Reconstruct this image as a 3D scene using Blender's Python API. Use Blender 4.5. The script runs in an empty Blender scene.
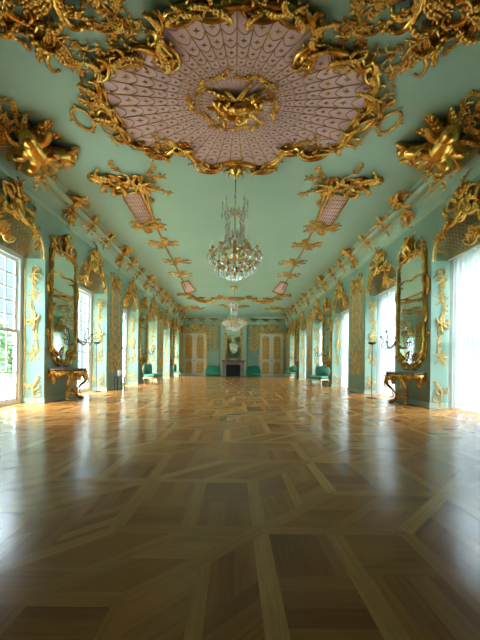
import bpy, math, random
from mathutils import Vector, Matrix
PI = math.pi
S = bpy.context.scene
C = S.collection

# ------------------------------------------------------------------ camera
F = 340.0                      # focal length in pixels of the 480x640 frame
VX, VY = 233.5, 365.7          # vanishing point of the long walls in the frame
ROLL = 0.011
cd = bpy.data.cameras.new('camera'); cam = bpy.data.objects.new('camera', cd); C.objects.link(cam)
cd.sensor_fit = 'AUTO'; cd.sensor_width = 36.0; cd.lens = 36.0 * F / 640.0
cd.shift_x = (240 - VX) / 640.0; cd.shift_y = (VY - 320) / 640.0
cd.clip_start = 0.02; cd.clip_end = 500
cam.matrix_world = Matrix.Translation((0, 0, 1.0)) @ Matrix.Rotation(PI / 2, 4, 'X') @ Matrix.Rotation(ROLL, 4, 'Z')
S.camera = cam

# ------------------------------------------------------------------ daylight
w = bpy.data.worlds.new('sky'); S.world = w; w.use_nodes = True
nt = w.node_tree; nt.nodes.clear()
wo = nt.nodes.new('ShaderNodeOutputWorld'); bg = nt.nodes.new('ShaderNodeBackground')
tc = nt.nodes.new('ShaderNodeTexCoord'); sx = nt.nodes.new('ShaderNodeSeparateXYZ'); cr = nt.nodes.new('ShaderNodeValToRGB')
nt.links.new(tc.outputs['Generated'], sx.inputs[0]); nt.links.new(sx.outputs['Z'], cr.inputs[0])
# overcast sky: dim at the horizon, brighter overhead
cr.color_ramp.elements[0].position = 0.0; cr.color_ramp.elements[0].color = (0.015, 0.019, 0.023, 1)
cr.color_ramp.elements[1].position = 0.75; cr.color_ramp.elements[1].color = (0.84, 0.93, 1.0, 1)
for q_, c_ in ((0.29, (0.018, 0.023, 0.028)), (0.40, (0.46, 0.52, 0.58))):
    k_ = cr.color_ramp.elements.new(q_); k_.color = (*c_, 1)
nt.links.new(cr.outputs[0], bg.inputs[0]); bg.inputs[1].default_value = 5.0
nt.links.new(bg.outputs[0], wo.inputs[0])
S.view_settings.view_transform = 'Standard'; S.view_settings.look = 'None'
S.view_settings.gamma = 1.0; S.view_settings.use_curve_mapping = False
S.view_settings.exposure = 3.3
S.cycles.use_denoising = True
S.cycles.max_bounces = 12; S.cycles.diffuse_bounces = 6; S.cycles.glossy_bounces = 5
S.cycles.transparent_max_bounces = 16; S.cycles.transmission_bounces = 6
S.cycles.caustics_reflective = False; S.cycles.caustics_refractive = False
S.cycles.sample_clamp_indirect = 6.0

# ------------------------------------------------------------------ room measures (camera height = 1)
XL, XR = -4.8, 4.9
YE, YB = 32.1, -2.6
ZC = 5.72
REC = 0.55
PW = 1.85                       # pier width
PER = 4.22
P0 = 8.55
OPN = PER - PW
HEAD, SPR, ARC = 3.72, 3.66, 4.42
NW = 6
PIERS = [P0 + PER * n for n in range(-1, NW)]      # pier starts; pier 0 in the list is beside the camera

PSD = {'L': [p + .07 for p in PIERS], 'R': [p - .09 for p in PIERS]}     # the two walls are not quite in step

def portal(x, y, s):
    l = bpy.data.lights.new('daylight_portal', 'AREA'); l.shape = 'RECTANGLE'; l.size = OPN; l.size_y = 3.7
    l.cycles.is_portal = True
    o = bpy.data.objects.new('daylight_portal', l); C.objects.link(o)
    z = Vector((-s, 0, 0)) * -1.0            # lamp shines along its -Z
    o.matrix_world = Matrix(((0, 0, s, x), (1, 0, 0, y), (0, 1 if s > 0 else 1, 0, 1.86), (0, 0, 0, 1))) if s > 0 else \
        Matrix(((0, 0, s, x), (-1, 0, 0, y), (0, 1, 0, 1.86), (0, 0, 0, 1)))
for p in PIERS[1:]:
    portal(XL - REC - 0.35, p - OPN / 2, -1)
    portal(XR + REC + 0.35, p - OPN / 2, 1)

# ------------------------------------------------------------------ materials
def mat(name, col, rough=0.5, metal=0.0, var=None, vscale=3.0, bump=0.0, bscale=20.0, bdist=0.01, **kw):
    m = bpy.data.materials.new(name); m.use_nodes = True
    t = m.node_tree; b = t.nodes['Principled BSDF']
    b.inputs['Base Color'].default_value = (*col, 1); b.inputs['Roughness'].default_value = rough; b.inputs['Metallic'].default_value = metal
    for k, v in kw.items(): b.inputs[k.replace('_', ' ')].default_value = v
    co = t.nodes.new('ShaderNodeTexCoord')
    if var:
        n = t.nodes.new('ShaderNodeTexNoise'); n.inputs['Scale'].default_value = vscale; n.inputs['Detail'].default_value = 4
        r = t.nodes.new('ShaderNodeValToRGB'); r.color_ramp.elements[0].position = 0.35; r.color_ramp.elements[1].position = 0.65
        r.color_ramp.elements[0].color = (*var, 1); r.color_ramp.elements[1].color = (*col, 1)
        t.links.new(co.outputs['Object'], n.inputs['Vector']); t.links.new(n.outputs[0], r.inputs[0]); t.links.new(r.outputs[0], b.inputs['Base Color'])
    if bump:
        n = t.nodes.new('ShaderNodeTexNoise'); n.inputs['Scale'].default_value = bscale; n.inputs['Detail'].default_value = 5
        u = t.nodes.new('ShaderNodeBump'); u.inputs['Strength'].default_value = bump; u.inputs['Distance'].default_value = bdist
        t.links.new(co.outputs['Object'], n.inputs['Vector']); t.links.new(n.outputs[0], u.inputs['Height']); t.links.new(u.outputs[0], b.inputs['Normal'])
    return m
M = {}
M['gold'] = mat('gilding', (0.92, 0.58, 0.14), 0.26, 0.92, var=(0.56, 0.27, 0.04), vscale=4, bump=0.5, bscale=14, bdist=0.012)
M['goldwall'] = mat('pale_gilding', (0.98, 0.74, 0.32), 0.40, 0.7, var=(0.80, 0.48, 0.13), vscale=5, bump=0.4, bscale=20, bdist=0.01)
M['doorgold'] = mat('door_gilding', (1.0, 0.66, 0.13), 0.42, 0.55, var=(0.90, 0.50, 0.08), vscale=6, bump=0.3, bscale=20)
M['oldgold'] = mat('dull_old_gilding', (0.62, 0.38, 0.10), 0.5, 0.6, var=(0.42, 0.22, 0.05), vscale=8)
M['wall'] = mat('sea_green_wall_paint', (0.33, 0.50, 0.42), 0.55, var=(0.285, 0.455, 0.385), vscale=1.3, bump=0.15, bscale=6)
M['reveal'] = M['wall']
M['ceiling'] = mat('sea_green_ceiling_paint', (0.40, 0.61, 0.52), 0.6, var=(0.37, 0.575, 0.49), vscale=0.8)
M['cornice'] = mat('pale_green_cornice_paint', (0.50, 0.66, 0.56), 0.45, var=(0.44, 0.60, 0.51), vscale=2.0)
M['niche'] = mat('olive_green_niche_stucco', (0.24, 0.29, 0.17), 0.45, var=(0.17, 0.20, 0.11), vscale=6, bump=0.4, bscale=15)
M['pink'] = mat('pink_ceiling_paint', (0.86, 0.61, 0.68), 0.6, var=(0.82, 0.56, 0.64), vscale=2)
M['white'] = mat('white_window_paint', (0.86, 0.87, 0.87), 0.4)
M['door'] = mat('white_door_paint', (0.90, 0.86, 0.80), 0.35)
M['mirror'] = mat('old_mirror_glass', (0.70, 0.78, 0.70), 0.03, 1.0, bump=0.02, bscale=2)
M['marble'] = mat('grey_violet_marble', (0.26, 0.22, 0.22), 0.25, var=(0.42, 0.36, 0.36), vscale=6)
M['tabletop'] = mat('brown_marble_top', (0.20, 0.13, 0.10), 0.2, var=(0.34, 0.25, 0.19), vscale=9)
M['black'] = mat('black_iron', (0.02, 0.02, 0.022), 0.4, 0.3)
M['soot'] = mat('sooty_firebox', (0.012, 0.012, 0.014), 0.8)
M['iron'] = mat('dark_bronze', (0.10, 0.07, 0.06), 0.35, 0.8)
M['teal'] = mat('teal_damask_upholstery', (0.07, 0.30, 0.23), 0.6, var=(0.10, 0.37, 0.29), vscale=30)
M['sofa'] = mat('emerald_upholstery', (0.025, 0.27, 0.15), 0.6, var=(0.035, 0.32, 0.18), vscale=25)
M['creamgilt'] = mat('cream_and_gilt_wood', (0.75, 0.52, 0.22), 0.35, 0.6, var=(0.8, 0.68, 0.45), vscale=10)
M['candle'] = mat('white_wax', (0.85, 0.82, 0.74), 0.4)
M['plastic'] = mat('white_enamel', (0.85, 0.85, 0.85), 0.3)
M['lawn'] = mat('pale_gravel_and_lawn', (0.26, 0.28, 0.24), 0.9, var=(0.20, 0.26, 0.16), vscale=0.3)
M['leafage'] = mat('garden_leaves', (0.06, 0.13, 0.04), 0.7, var=(0.10, 0.18, 0.07), vscale=2)
M['bark'] = mat('tree_bark', (0.18, 0.13, 0.09), 0.9)

def glassy(name, tint, mixf, rough=0.02, milky=0.0):
    m = bpy.data.materials.new(name); m.use_nodes = True; t = m.node_tree; t.nodes.clear()
    o = t.nodes.new('ShaderNodeOutputMaterial'); mx = t.nodes.new('ShaderNodeMixShader')
    tr = t.nodes.new('ShaderNodeBsdfTransparent'); tr.inputs[0].default_value = (*tint, 1)
    g = t.nodes.new('ShaderNodeBsdfGlossy'); g.inputs['Roughness'].default_value = rough; g.inputs[0].default_value = (0.95, 0.97, 1, 1)
    fr = t.nodes.new('ShaderNodeFresnel'); fr.inputs[0].default_value = 1.5
    ad = t.nodes.new('ShaderNodeMath'); ad.operation = 'ADD'; ad.use_clamp = True; ad.inputs[1].default_value = mixf
    ge = t.nodes.new('ShaderNodeNewGeometry'); iv = t.nodes.new('ShaderNodeMath'); iv.operation = 'SUBTRACT'; iv.inputs[0].default_value = 1.0
    mu = t.nodes.new('ShaderNodeMath'); mu.operation = 'MULTIPLY'          # only the outer face of the pane mirrors
    t.links.new(ge.outputs['Backfacing'], iv.inputs[1]); t.links.new(fr.outputs[0], ad.inputs[0])
    t.links.new(ad.outputs[0], mu.inputs[0]); t.links.new(iv.outputs[0], mu.inputs[1]); t.links.new(mu.outputs[0], mx.inputs[0])
    t.links.new(tr.outputs[0], mx.inputs[1]); t.links.new(g.outputs[0], mx.inputs[2]); fin = mx
    if milky:
        fin = t.nodes.new('ShaderNodeMixShader'); fin.inputs[0].default_value = milky; di = t.nodes.new('ShaderNodeBsdfDiffuse'); di.inputs[0].default_value = (.95, .95, .95, 1)
        t.links.new(mx.outputs[0], fin.inputs[1]); t.links.new(di.outputs[0], fin.inputs[2])
    t.links.new(fin.outputs[0], o.inputs[0])
    return m
M['glass'] = glassy('window_glass', (0.93, 0.97, 0.97), 0.0)
M['crystal'] = glassy('cut_crystal', (0.95, 0.96, 0.95), 0.18, 0.10, 0.28)
def cloth_mat():
    m = bpy.data.materials.new('sheer_white_cloth'); m.use_nodes = True; t = m.node_tree; t.nodes.clear()
    o = t.nodes.new('ShaderNodeOutputMaterial'); a = t.nodes.new('ShaderNodeMixShader'); b = t.nodes.new('ShaderNodeMixShader')
    d = t.nodes.new('ShaderNodeBsdfDiffuse'); d.inputs[0].default_value = (0.6, 0.62, 0.65, 1)
    l = t.nodes.new('ShaderNodeBsdfTranslucent'); l.inputs[0].default_value = (0.34, 0.355, 0.38, 1)
    tr = t.nodes.new('ShaderNodeBsdfTransparent')
    a.inputs[0].default_value = 0.6; b.inputs[0].default_value = 0.42
    t.links.new(d.outputs[0], a.inputs[1]); t.links.new(l.outputs[0], a.inputs[2])
    t.links.new(a.outputs[0], b.inputs[1]); t.links.new(tr.outputs[0], b.inputs[2]); t.links.new(b.outputs[0], o.inputs[0])
    return m
M['sheer'] = cloth_mat()
def floor_mat():
    m = bpy.data.materials.new('oak_parquet'); m.use_nodes = True; t = m.node_tree; b = t.nodes['Principled BSDF']
    at = t.nodes.new('ShaderNodeAttribute'); at.attribute_name = 'plank'
    r = t.nodes.new('ShaderNodeValToRGB'); e = r.color_ramp.elements
    e[0].position = 0; e[0].color = (0.25, 0.074, 0.015, 1); e[1].position = 1; e[1].color = (0.88, 0.45, 0.14, 1)
    k = r.color_ramp.elements.new(0.5); k.color = (0.56, 0.220, 0.048, 1)
    uv = t.nodes.new('ShaderNodeUVMap'); uv.uv_map = 'grain'
    mp = t.nodes.new('ShaderNodeMapping'); mp.inputs['Scale'].default_value = (1.6, 34, 1)
    n = t.nodes.new('ShaderNodeTexNoise'); n.inputs['Scale'].default_value = 1.5; n.inputs['Detail'].default_value = 6; n.inputs['Distortion'].default_value = 0.6
    mx = t.nodes.new('ShaderNodeMix'); mx.data_type = 'RGBA'; mx.blend_type = 'MULTIPLY'; mx.inputs['Factor'].default_value = 0.45
    r2 = t.nodes.new('ShaderNodeValToRGB'); r2.color_ramp.elements[0].position = 0.3; r2.color_ramp.elements[0].color = (0.45, 0.42, 0.40, 1)
    r2.color_ramp.elements[1].position = 0.62; r2.color_ramp.elements[1].color = (1, 1, 1, 1)
    t.links.new(at.outputs['Fac'], r.inputs[0]); t.links.new(uv.outputs[0], mp.inputs[0]); t.links.new(mp.outputs[0], n.inputs['Vector'])
    t.links.new(n.outputs[0], r2.inputs[0]); t.links.new(r.outputs[0], mx.inputs[6]); t.links.new(r2.outputs[0], mx.inputs[7])
    t.links.new(mx.outputs[2], b.inputs['Base Color'])
    n2 = t.nodes.new('ShaderNodeTexNoise'); n2.inputs['Scale'].default_value = 2.2; n2.inputs['Detail'].default_value = 3
    co = t.nodes.new('ShaderNodeTexCoord'); t.links.new(co.outputs['Object'], n2.inputs['Vector'])
    mr = t.nodes.new('ShaderNodeMapRange'); mr.inputs['To Min'].default_value = 0.15; mr.inputs['To Max'].default_value = 0.25
    b.inputs['Specular IOR Level'].default_value = 0.30; t.links.new(n2.outputs[0], mr.inputs[0]); t.links.new(mr.outputs[0], b.inputs['Roughness'])
    u = t.nodes.new('ShaderNodeBump'); u.inputs['Strength'].default_value = 0.12; u.inputs['Distance'].default_value = 0.003
    t.links.new(n.outputs[0], u.inputs['Height']); t.links.new(u.outputs[0], b.inputs['Normal'])
    return m
M['floor'] = floor_mat()

def struct(o): o['kind'] = 'structure'; return o
# ------------------------------------------------------------------ mesh builder
class MB:
    def __init__(s):
        s.v = []; s.f = []; s.st = []; s.T = None
    def push(s, x=0, y=0, a=0, k=1, flip=False, z=0):
        s.st.append(s.T); m = Matrix.Translation((x, y, z)) @ Matrix.Rotation(a, 4, 'Z') @ Matrix.Diagonal((-k if flip else k, k, k, 1))
        s.T = m if s.T is None else s.T @ m
        return s
    def pop(s): s.T = s.st.pop(); return s
    def add(s, vs, fs):
        b = len(s.v)
        if s.T is not None: vs = [tuple(s.T @ Vector(p)) for p in vs]
        s.v += [tuple(p) for p in vs]; s.f += [tuple(i + b for i in f) for f in fs]
    def box(s, a, b):
        x0, y0, z0 = a; x1, y1, z1 = b
        s.add([(x0, y0, z0), (x1, y0, z0), (x1, y1, z0), (x0, y1, z0), (x0, y0, z1), (x1, y0, z1), (x1, y1, z1), (x0, y1, z1)],
              [(0, 3, 2, 1), (4, 5, 6, 7), (0, 1, 5, 4), (1, 2, 6, 5), (2, 3, 7, 6), (3, 0, 4, 7)])
    def tube(s, pts, rad, n=6, flat=1.0, closed=False, star=0.0):
        """planar relief tube: pts (x, y) or (x, y, z); rad a number or f(t)"""
        N = len(pts); P = [Vector((p[0], p[1], p[2] if len(p) > 2 else 0)) for p in pts]
        vs = []; fs = []
        for i, p in enumerate(P):
            a = P[(i - 1) % N] if closed or i else P[i]; b = P[(i + 1) % N] if closed or i < N - 1 else P[i]
            t = b - a; t.z = 0
            if t.length < 1e-7: t = Vector((1, 0, 0))
            t.normalize(); nn = Vector((-t.y, t.x, 0)); r0_ = rad(i / (N - 1)) if callable(rad) else rad
            for k in range(n):
                th = 2 * PI * k / n; r = r0_ * (1 - star * (k % 2))
                vs.append(tuple(p + nn * r * math.cos(th) + Vector((0, 0, r * flat * (math.sin(th) + 0.5)))))
        for i in range(N if closed else N - 1):
            for k in range(n):
                a = i * n + k; b = i * n + (k + 1) % n; j = ((i + 1) % N) * n
                fs.append((a, b, j + (k + 1) % n, j + k))
        if not closed:
            fs.append(tuple(range(n - 1, -1, -1))); fs.append(tuple(range((N - 1) * n, N * n)))
        s.add(vs, fs)
    def tube3(s, pts, rad, n=6, closed=False):
        P = [Vector(p) for p in pts]; N = len(P); vs = []; fs = []; up = Vector((0, 0, 1)); prev = None
        for i, p in enumerate(P):
            a = P[(i - 1) % N] if closed or i else P[i]; b = P[(i + 1) % N] if closed or i < N - 1 else P[i]
            t = (b - a).normalized()
            if prev is None:
                x = t.cross(up)
                if x.length < 0.05: x = t.cross(Vector((1, 0, 0)))
            else: x = prev - t * prev.dot(t)
            x.normalize(); prev = x; y = t.cross(x); r = rad(i / (N - 1)) if callable(rad) else rad
            for k in range(n):
                th = 2 * PI * k / n; vs.append(tuple(p + x * r * math.cos(th) + y * r * math.sin(th)))
        for i in range(N if closed else N - 1):
            for k in range(n):
                j = ((i + 1) % N) * n; fs.append((i * n + k, i * n + (k + 1) % n, j + (k + 1) % n, j + k))
        if not closed:
            fs.append(tuple(range(n - 1, -1, -1))); fs.append(tuple(range((N - 1) * n, N * n)))
        s.add(vs, fs)
    def ell(s, c, r, a=0, nu=8, nv=5):
        ca, sa = math.cos(a), math.sin(a); vs = []; fs = []
        for j in range(1, nv):
            ph = PI * j / nv
            for i in range(nu):
                th = 2 * PI * i / nu; x = r[0] * math.sin(ph) * math.cos(th); y = r[1] * math.sin(ph) * math.sin(th)
                vs.append((c[0] + x * ca - y * sa, c[1] + x * sa + y * ca, c[2] + r[2] * math.cos(ph)))
        for j in range(nv - 2):
            for i in range(nu):
                fs.append((j * nu + i, (j + 1) * nu + i, (j + 1) * nu + (i + 1) % nu, j * nu + (i + 1) % nu))
        n = len(vs); vs += [(c[0], c[1], c[2] + r[2]), (c[0], c[1], c[2] - r[2])]
        for i in range(nu):
            fs.append((n, i, (i + 1) % nu)); fs.append((n + 1, (nv - 2) * nu + (i + 1) % nu, (nv - 2) * nu + i))
        s.add(vs, fs)
    def lathe(s, prof, c=(0, 0, 0), n=16):
        vs = []; fs = []
        for r, z in prof:
            for i in range(n): th = 2 * PI * i / n; vs.append((c[0] + r * math.cos(th), c[1] + r * math.sin(th), c[2] + z))
        for j in range(len(prof) - 1):
            for i in range(n): fs.append((j * n + i, j * n + (i + 1) % n, (j + 1) * n + (i + 1) % n, (j + 1) * n + i))
        fs.append(tuple(range(n - 1, -1, -1))); k = (len(prof) - 1) * n; fs.append(tuple(range(k, k + n)))
        s.add(vs, fs)
    def prism(s, poly, z0, z1):
        n = len(poly); vs = [(x, y, z0) for x, y in poly] + [(x, y, z1) for x, y in poly]
        s.add(vs, [tuple(range(n - 1, -1, -1)), tuple(range(n, 2 * n))] + [(i, (i + 1) % n, n + (i + 1) % n, n + i) for i in range(n)])
    # -- ornament vocabulary -------------------------------------------------
    def leaf(s, x, y, ang, L, W, curl=0.8, lobes=4, h=0.35, nx=7, ny=11, lift=0.0):
        """acanthus frond: curved midrib with pairs of tapering, back-curling lobes"""
        k = max(3, lobes + 1) if ny > 8 else 3
        n = 2 * k + 2; rows = []; px, py, a = x, y, ang; st = L * .82 / (n - 1)
        for i in range(n):
            t = i / (n - 1); rows.append((px, py, a, t)); a += curl / (n - 1) * (0.4 + 1.6 * t); px += st * math.cos(a); py += st * math.sin(a)
        hz = lambda t: h * W * (.25 + .75 * math.sin(PI * min(1, .1 + t * .85))) + lift * t * t * L
        s.tube([(p[0], p[1], hz(p[3]) * .8) for p in rows], lambda t: W * (.10 - .06 * t), 5)
        for j in range(k + 1):
            i = min(n - 1, 1 + 2 * j) if j < k else n - 1
            px, py, a, t = rows[i]
            for sd in ((-1, 1) if j < k else (0,)):
                ln = W * .62 * (math.sin(PI * (.22 + .62 * t)) ** .8) if sd else L * .2
                b0 = a + sd * (1.05 - .55 * t); pts = []; qx, qy = px, py; bb = b0
                for q in range(4):
                    u = q / 3; pts.append((qx, qy, hz(t) * (.8 - .1 * u) + .10 * W * math.sin(PI * u))); bb -= sd * .38 - (.2 * (curl > 0) if not sd else 0); qx += ln / 3 * math.cos(bb); qy += ln / 3 * math.sin(bb)
                r = W * .125
                s.tube(pts, lambda u: r * (.35 + .95 * math.sin(PI * min(1, .25 + u * .7))), 5, .8)
    def curve_pts(s, kind, turn=1.5, n=30, p=2.4):
        pts = [(0, 0)]; a = 0; x = y = 0
        ks = []
        for i in range(n):
            q = 2 * (i + 0.5) / n - 1
            if kind == 'C': ks.append(0.22 + abs(q) ** p * 2)
            elif kind == 'S': ks.append((0.15 + abs(q) ** p * 2) * (1 if q > 0 else -1))
            else: ks.append(0.12 + ((q + 1) / 2) ** p * 2)          # 'J': one curled end
        tot = sum(abs(k) for k in ks); f = turn * 2 * PI / tot
        for k in ks:
            a += k * f; x += math.cos(a); y += math.sin(a); pts.append((x, y))
        x0, y0 = pts[0]; x1, y1 = pts[-1]
        if kind == 'J':
            th = -math.atan2(pts[n // 3][1], pts[n // 3][0]); ox, oy = 0, 0
        else:
            m1 = pts[n // 5]; m2 = pts[-1 - n // 5]; th = -math.atan2(m2[1] - m1[1], m2[0] - m1[0]); ox, oy = (m1[0] + m2[0]) / 2, (m1[1] + m2[1]) / 2
        out = [((px - ox) * math.cos(th) - (py - oy) * math.sin(th), (px - ox) * math.sin(th) + (py - oy) * math.cos(th)) for px, py in pts]
        ext = max(q[0] for q in out) - min(q[0] for q in out)
        return [(a / ext, b / ext) for a, b in out]
    def scroll(s, kind, x, y, ang, size, r, turn=1.5, flip=False, flat=1.0, n=6, leafy=True, N=30):
        s.push(x, y, ang, size, flip)
        pts = s.curve_pts(kind, turn, N)
        rr = .78 * r / size; n = 8
        if kind == 'J': f = lambda t: rr * (0.45 + 0.9 * math.sin(PI * min(1, t * 1.15 + 0.05)) + 0.35 * (t > 0.93))
        else: f = lambda t: rr * (0.42 + 0.85 * math.sin(PI * t) ** 1.2 + (0.5 if t < 0.05 or t > 0.95 else 0))
        s.tube(pts, f, n, flat, False, .38)
        if leafy:
            m = pts[N // 2]; s.leaf(pts[N // 3][0], pts[N // 3][1], 0.35 if kind != 'S' else -0.3, 0.38, 0.2, 0.9, 3, nx=5, ny=7)
            s.leaf(pts[2 * N // 3][0], pts[2 * N // 3][1], PI - 0.35 + (0 if kind == 'C' else PI), 0.34, 0.18, -0.9 if kind == 'C' else 0.9, 3, nx=5, ny=7)
        s.pop()
    def flower(s, x, y, r, z=0.0, petals=5, ph=0.3):
        for i in range(petals):
            a = ph + 2 * PI * i / petals
            s.ell((x + math.cos(a) * r * 0.6, y + math.sin(a) * r * 0.6, z + r * 0.25), (r * 0.48, r * 0.34, r * 0.3), a, 6, 4)
        s.ell((x, y, z + r * 0.42), (r * 0.28, r * 0.28, r * 0.28), 0, 6, 4)
    def vine(s, pts, r, rnd, lv=0.12, gap=2, fl=0.25):
        s.tube(pts, r, 5)
        for i in range(1, len(pts) - 1, gap):
            x, y = pts[i][0], pts[i][1]; a = math.atan2(pts[i + 1][1] - pts[i - 1][1], pts[i + 1][0] - pts[i - 1][0])
            for sd in (-1, 1):
                if rnd.random() < 0.75:
                    b = a + sd * rnd.uniform(0.5, 1.2); q = lv * rnd.uniform(0.6, 1.2)
                    s.ell((x + math.cos(b) * q * 0.6, y + math.sin(b) * q * 0.6, r), (q * 0.55, q * 0.22, q * 0.16), b, 6, 4)
            if rnd.random() < fl: s.flower(x, y, lv * 0.6, r * 0.5)
    def build(s, name, m, parent=None, smooth=True):
        me = bpy.data.meshes.new(name); me.from_pydata(s.v, [], s.f); me.update()
        if smooth: me.polygons.foreach_set('use_smooth', [True] * len(me.polygons))
        me.materials.append(m)
        o = bpy.data.objects.new(name, me); C.objects.link(o)
        if parent: o.parent = parent
        return o

def spline(pts, k=6, closed=False):
    n = len(pts); out = []
    rng = range(n if closed else n - 1)
    for i in rng:
        g = (lambda j: pts[j % n]) if closed else (lambda j: pts[max(0, min(n - 1, j))])
        a, b, c, d = g(i - 1), g(i), g(i + 1), g(i + 2)
        for q in range(k):
            t = q / k
            out.append(tuple(0.5 * (2 * b[z] + (c[z] - a[z]) * t + (2 * a[z] - 5 * b[z] + 4 * c[z] - d[z]) * t * t + (3 * b[z] - a[z] - 3 * c[z] + d[z]) * t ** 3) for z in range(len(b))))
    if not closed: out.append(tuple(pts[-1]))
    return out

FR = {'L': ((0, 1, 0), (0, 0, 1), (1, 0, 0)), 'R': ((0, -1, 0), (0, 0, 1), (-1, 0, 0)),
      'E': ((1, 0, 0), (0, 0, 1), (0, -1, 0)), 'C': ((1, 0, 0), (0, -1, 0), (0, 0, -1))}
def frame(fr, org, flip=False, k=1.0, rot=0.0):
    u, v, n = [Vector(q) for q in (FR[fr] if isinstance(fr, str) else fr)]
    m = Matrix(((u.x, v.x, n.x, org[0]), (u.y, v.y, n.y, org[1]), (u.z, v.z, n.z, org[2]), (0, 0, 0, 1)))
    return m @ Matrix.Rotation(rot, 4, 'Z') @ Matrix.Diagonal((-k if flip else k, k, k, 1))
def tag(o, label, cat, group=None):
    o['label'] = label; o['category'] = cat
    if group: o['group'] = group
    return o
def thing(name, label, cat, mw=None, group=None):
    o = bpy.data.objects.new(name, None); C.objects.link(o); tag(o, label, cat, group)
    if mw is not None: o.matrix_world = mw
    return o
KIDS = {}
def dup(o, mw=None, label=None, group=None):
    def cp(a, par):
        c = a.copy(); C.objects.link(c)
        if par is not None: c.parent = par
        for ch in list(a.children): cp(ch, c)
        return c
    c = cp(o, None)
    if mw is not None: c.matrix_world = mw
    if label: c['label'] = label
    if group: c['group'] = group
    return c

ORD = ['nearest', 'second', 'third', 'fourth', 'fifth', 'sixth']
SIDE = {'L': 'left', 'R': 'right'}

# ------------------------------------------------------------------ parquet floor
def build_floor():
    rnd = random.Random(4)
    s = 0.88; d = s / math.sqrt(2); J = (0.173, 2.067)
    a, b, c = (s, 0), (d, d), (0, s)
    v1 = (b[0] + c[0], b[1] + c[1]); v2 = (a[0] + b[0], a[1] + b[1])
    vs = []; fs = []; shade = []; uvs = []
    x0, x1, y0, y1 = XL - REC - 0.02, XR + REC + 0.02, YB, YE + 0.05
    def clip(poly):
        for ax, lim, sg in ((0, x0, 1), (0, x1, -1), (1, y0, 1), (1, y1, -1)):
            out = []
            for i in range(len(poly)):
                p, q = poly[i], poly[(i + 1) % len(poly)]; dp, dq = (p[ax] - lim) * sg, (q[ax] - lim) * sg
                if dp >= 0: out.append(p)
                if (dp >= 0) != (dq >= 0):
                    t = dp / (dp - dq); out.append((p[0] + (q[0] - p[0]) * t, p[1] + (q[1] - p[1]) * t))
            poly = out
            if len(poly) < 3: return None
        return poly
    def quad(poly, z, sh, dr):
        poly = clip(poly)
        if not poly: return
        n = len(vs); L = math.hypot(*dr); ux, uy = dr[0] / L, dr[1] / L; off = rnd.random() * 50
        for p in poly:
            vs.append((p[0], p[1], z)); uvs.append((p[0] * ux + p[1] * uy + off, -p[0] * uy + p[1] * ux + off))
        f = tuple(range(n, len(vs)))
        ar = sum(vs[f[i]][0] * vs[f[(i + 1) % len(f)]][1] - vs[f[(i + 1) % len(f)]][0] * vs[f[i]][1] for i in range(len(f)))
        if ar < 0: f = f[::-1]
        fs.append(f); shade.append(sh)
    def P(o, e, g, u, v): return (o[0] + e[0] * u + g[0] * v, o[1] + e[1] * u + g[1] * v)
    def face(o, e, g, flipd, base):
        for i in range(2):
            for j in range(2):
                alt = (i + j + flipd) % 2; n = 4
                tone = base + rnd.uniform(-0.16, 0.14)
                for k in range(n):
                    lo, hi = k / n / 2, (k + 1) / n / 2; sh = min(1, max(0, tone + rnd.gauss(0, 0.10)))
                    if alt: quad([P(o, e, g, i / 2 + lo, j / 2), P(o, e, g, i / 2 + hi, j / 2), P(o, e, g, i / 2 + hi, j / 2 + .5), P(o, e, g, i / 2 + lo, j / 2 + .5)], 0, sh, g)
                    else: quad([P(o, e, g, i / 2, j / 2 + lo), P(o, e, g, i / 2 + .5, j / 2 + lo), P(o, e, g, i / 2 + .5, j / 2 + hi), P(o, e, g, i / 2, j / 2 + hi)], 0, sh, e)
        h = 0.055
        quad([P(o, e, g, .5 - h, 0), P(o, e, g, .5 + h, 0), P(o, e, g, .5 + h, 1), P(o, e, g, .5 - h, 1)], 0.0005, min(1, 0.62 + rnd.gauss(0, .12)), g)
    def band(o, e, z):
        L = math.hypot(*e); n = (-e[1] / L * 0.047, e[0] / L * 0.047)
        quad([(o[0] - n[0], o[1] - n[1]), (o[0] + e[0] - n[0], o[1] + e[1] - n[1]), (o[0] + e[0] + n[0], o[1] + e[1] + n[1]), (o[0] + n[0], o[1] + n[1])], z, min(1, max(.4, 0.74 + rnd.gauss(0, .13))), e)
    def inb(p, m=2.2): return x0 - m < p[0] < x1 + m and y0 - m < p[1] < y1 + m
    for i in range(-40, 60):
        for j in range(-40, 60):
            o = (J[0] + v1[0] * i + v2[0] * j, J[1] + v1[1] * i + v2[1] * j)
            if not inb(o): continue
            face((o[0] - s, o[1]), a, c, 0, 0.42); face(o, b, c, 1, 0.45); face(o, a, b, 0, 0.5)
            for p, e, z in ((o, b, .0010), (o, c, .0014), (o, a, .0018), ((o[0] + b[0], o[1] + b[1]), c, .0022), ((o[0] + c[0], o[1] + c[1]), b, .0026),
                            ((o[0] + b[0], o[1] + b[1]), a, .0030), ((o[0] + a[0], o[1] + a[1]), b, .0034), ((o[0] - s, o[1]), a, .0018), ((o[0] - s, o[1]), c, .0014)):
                band(p, e, z)
    me = bpy.data.meshes.new('floor'); me.from_pydata(vs, [], fs); me.update()
    at = me.attributes.new('plank', 'FLOAT', 'FACE'); at.data.foreach_set('value', shade)
    ul = me.uv_layers.new(name='grain')
    for lp in me.loops: ul.data[lp.index].uv = uvs[lp.vertex_index]
    me.materials.append(M['floor'])
    o = bpy.data.objects.new('floor', me); C.objects.link(o); struct(o)
build_floor()

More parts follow.
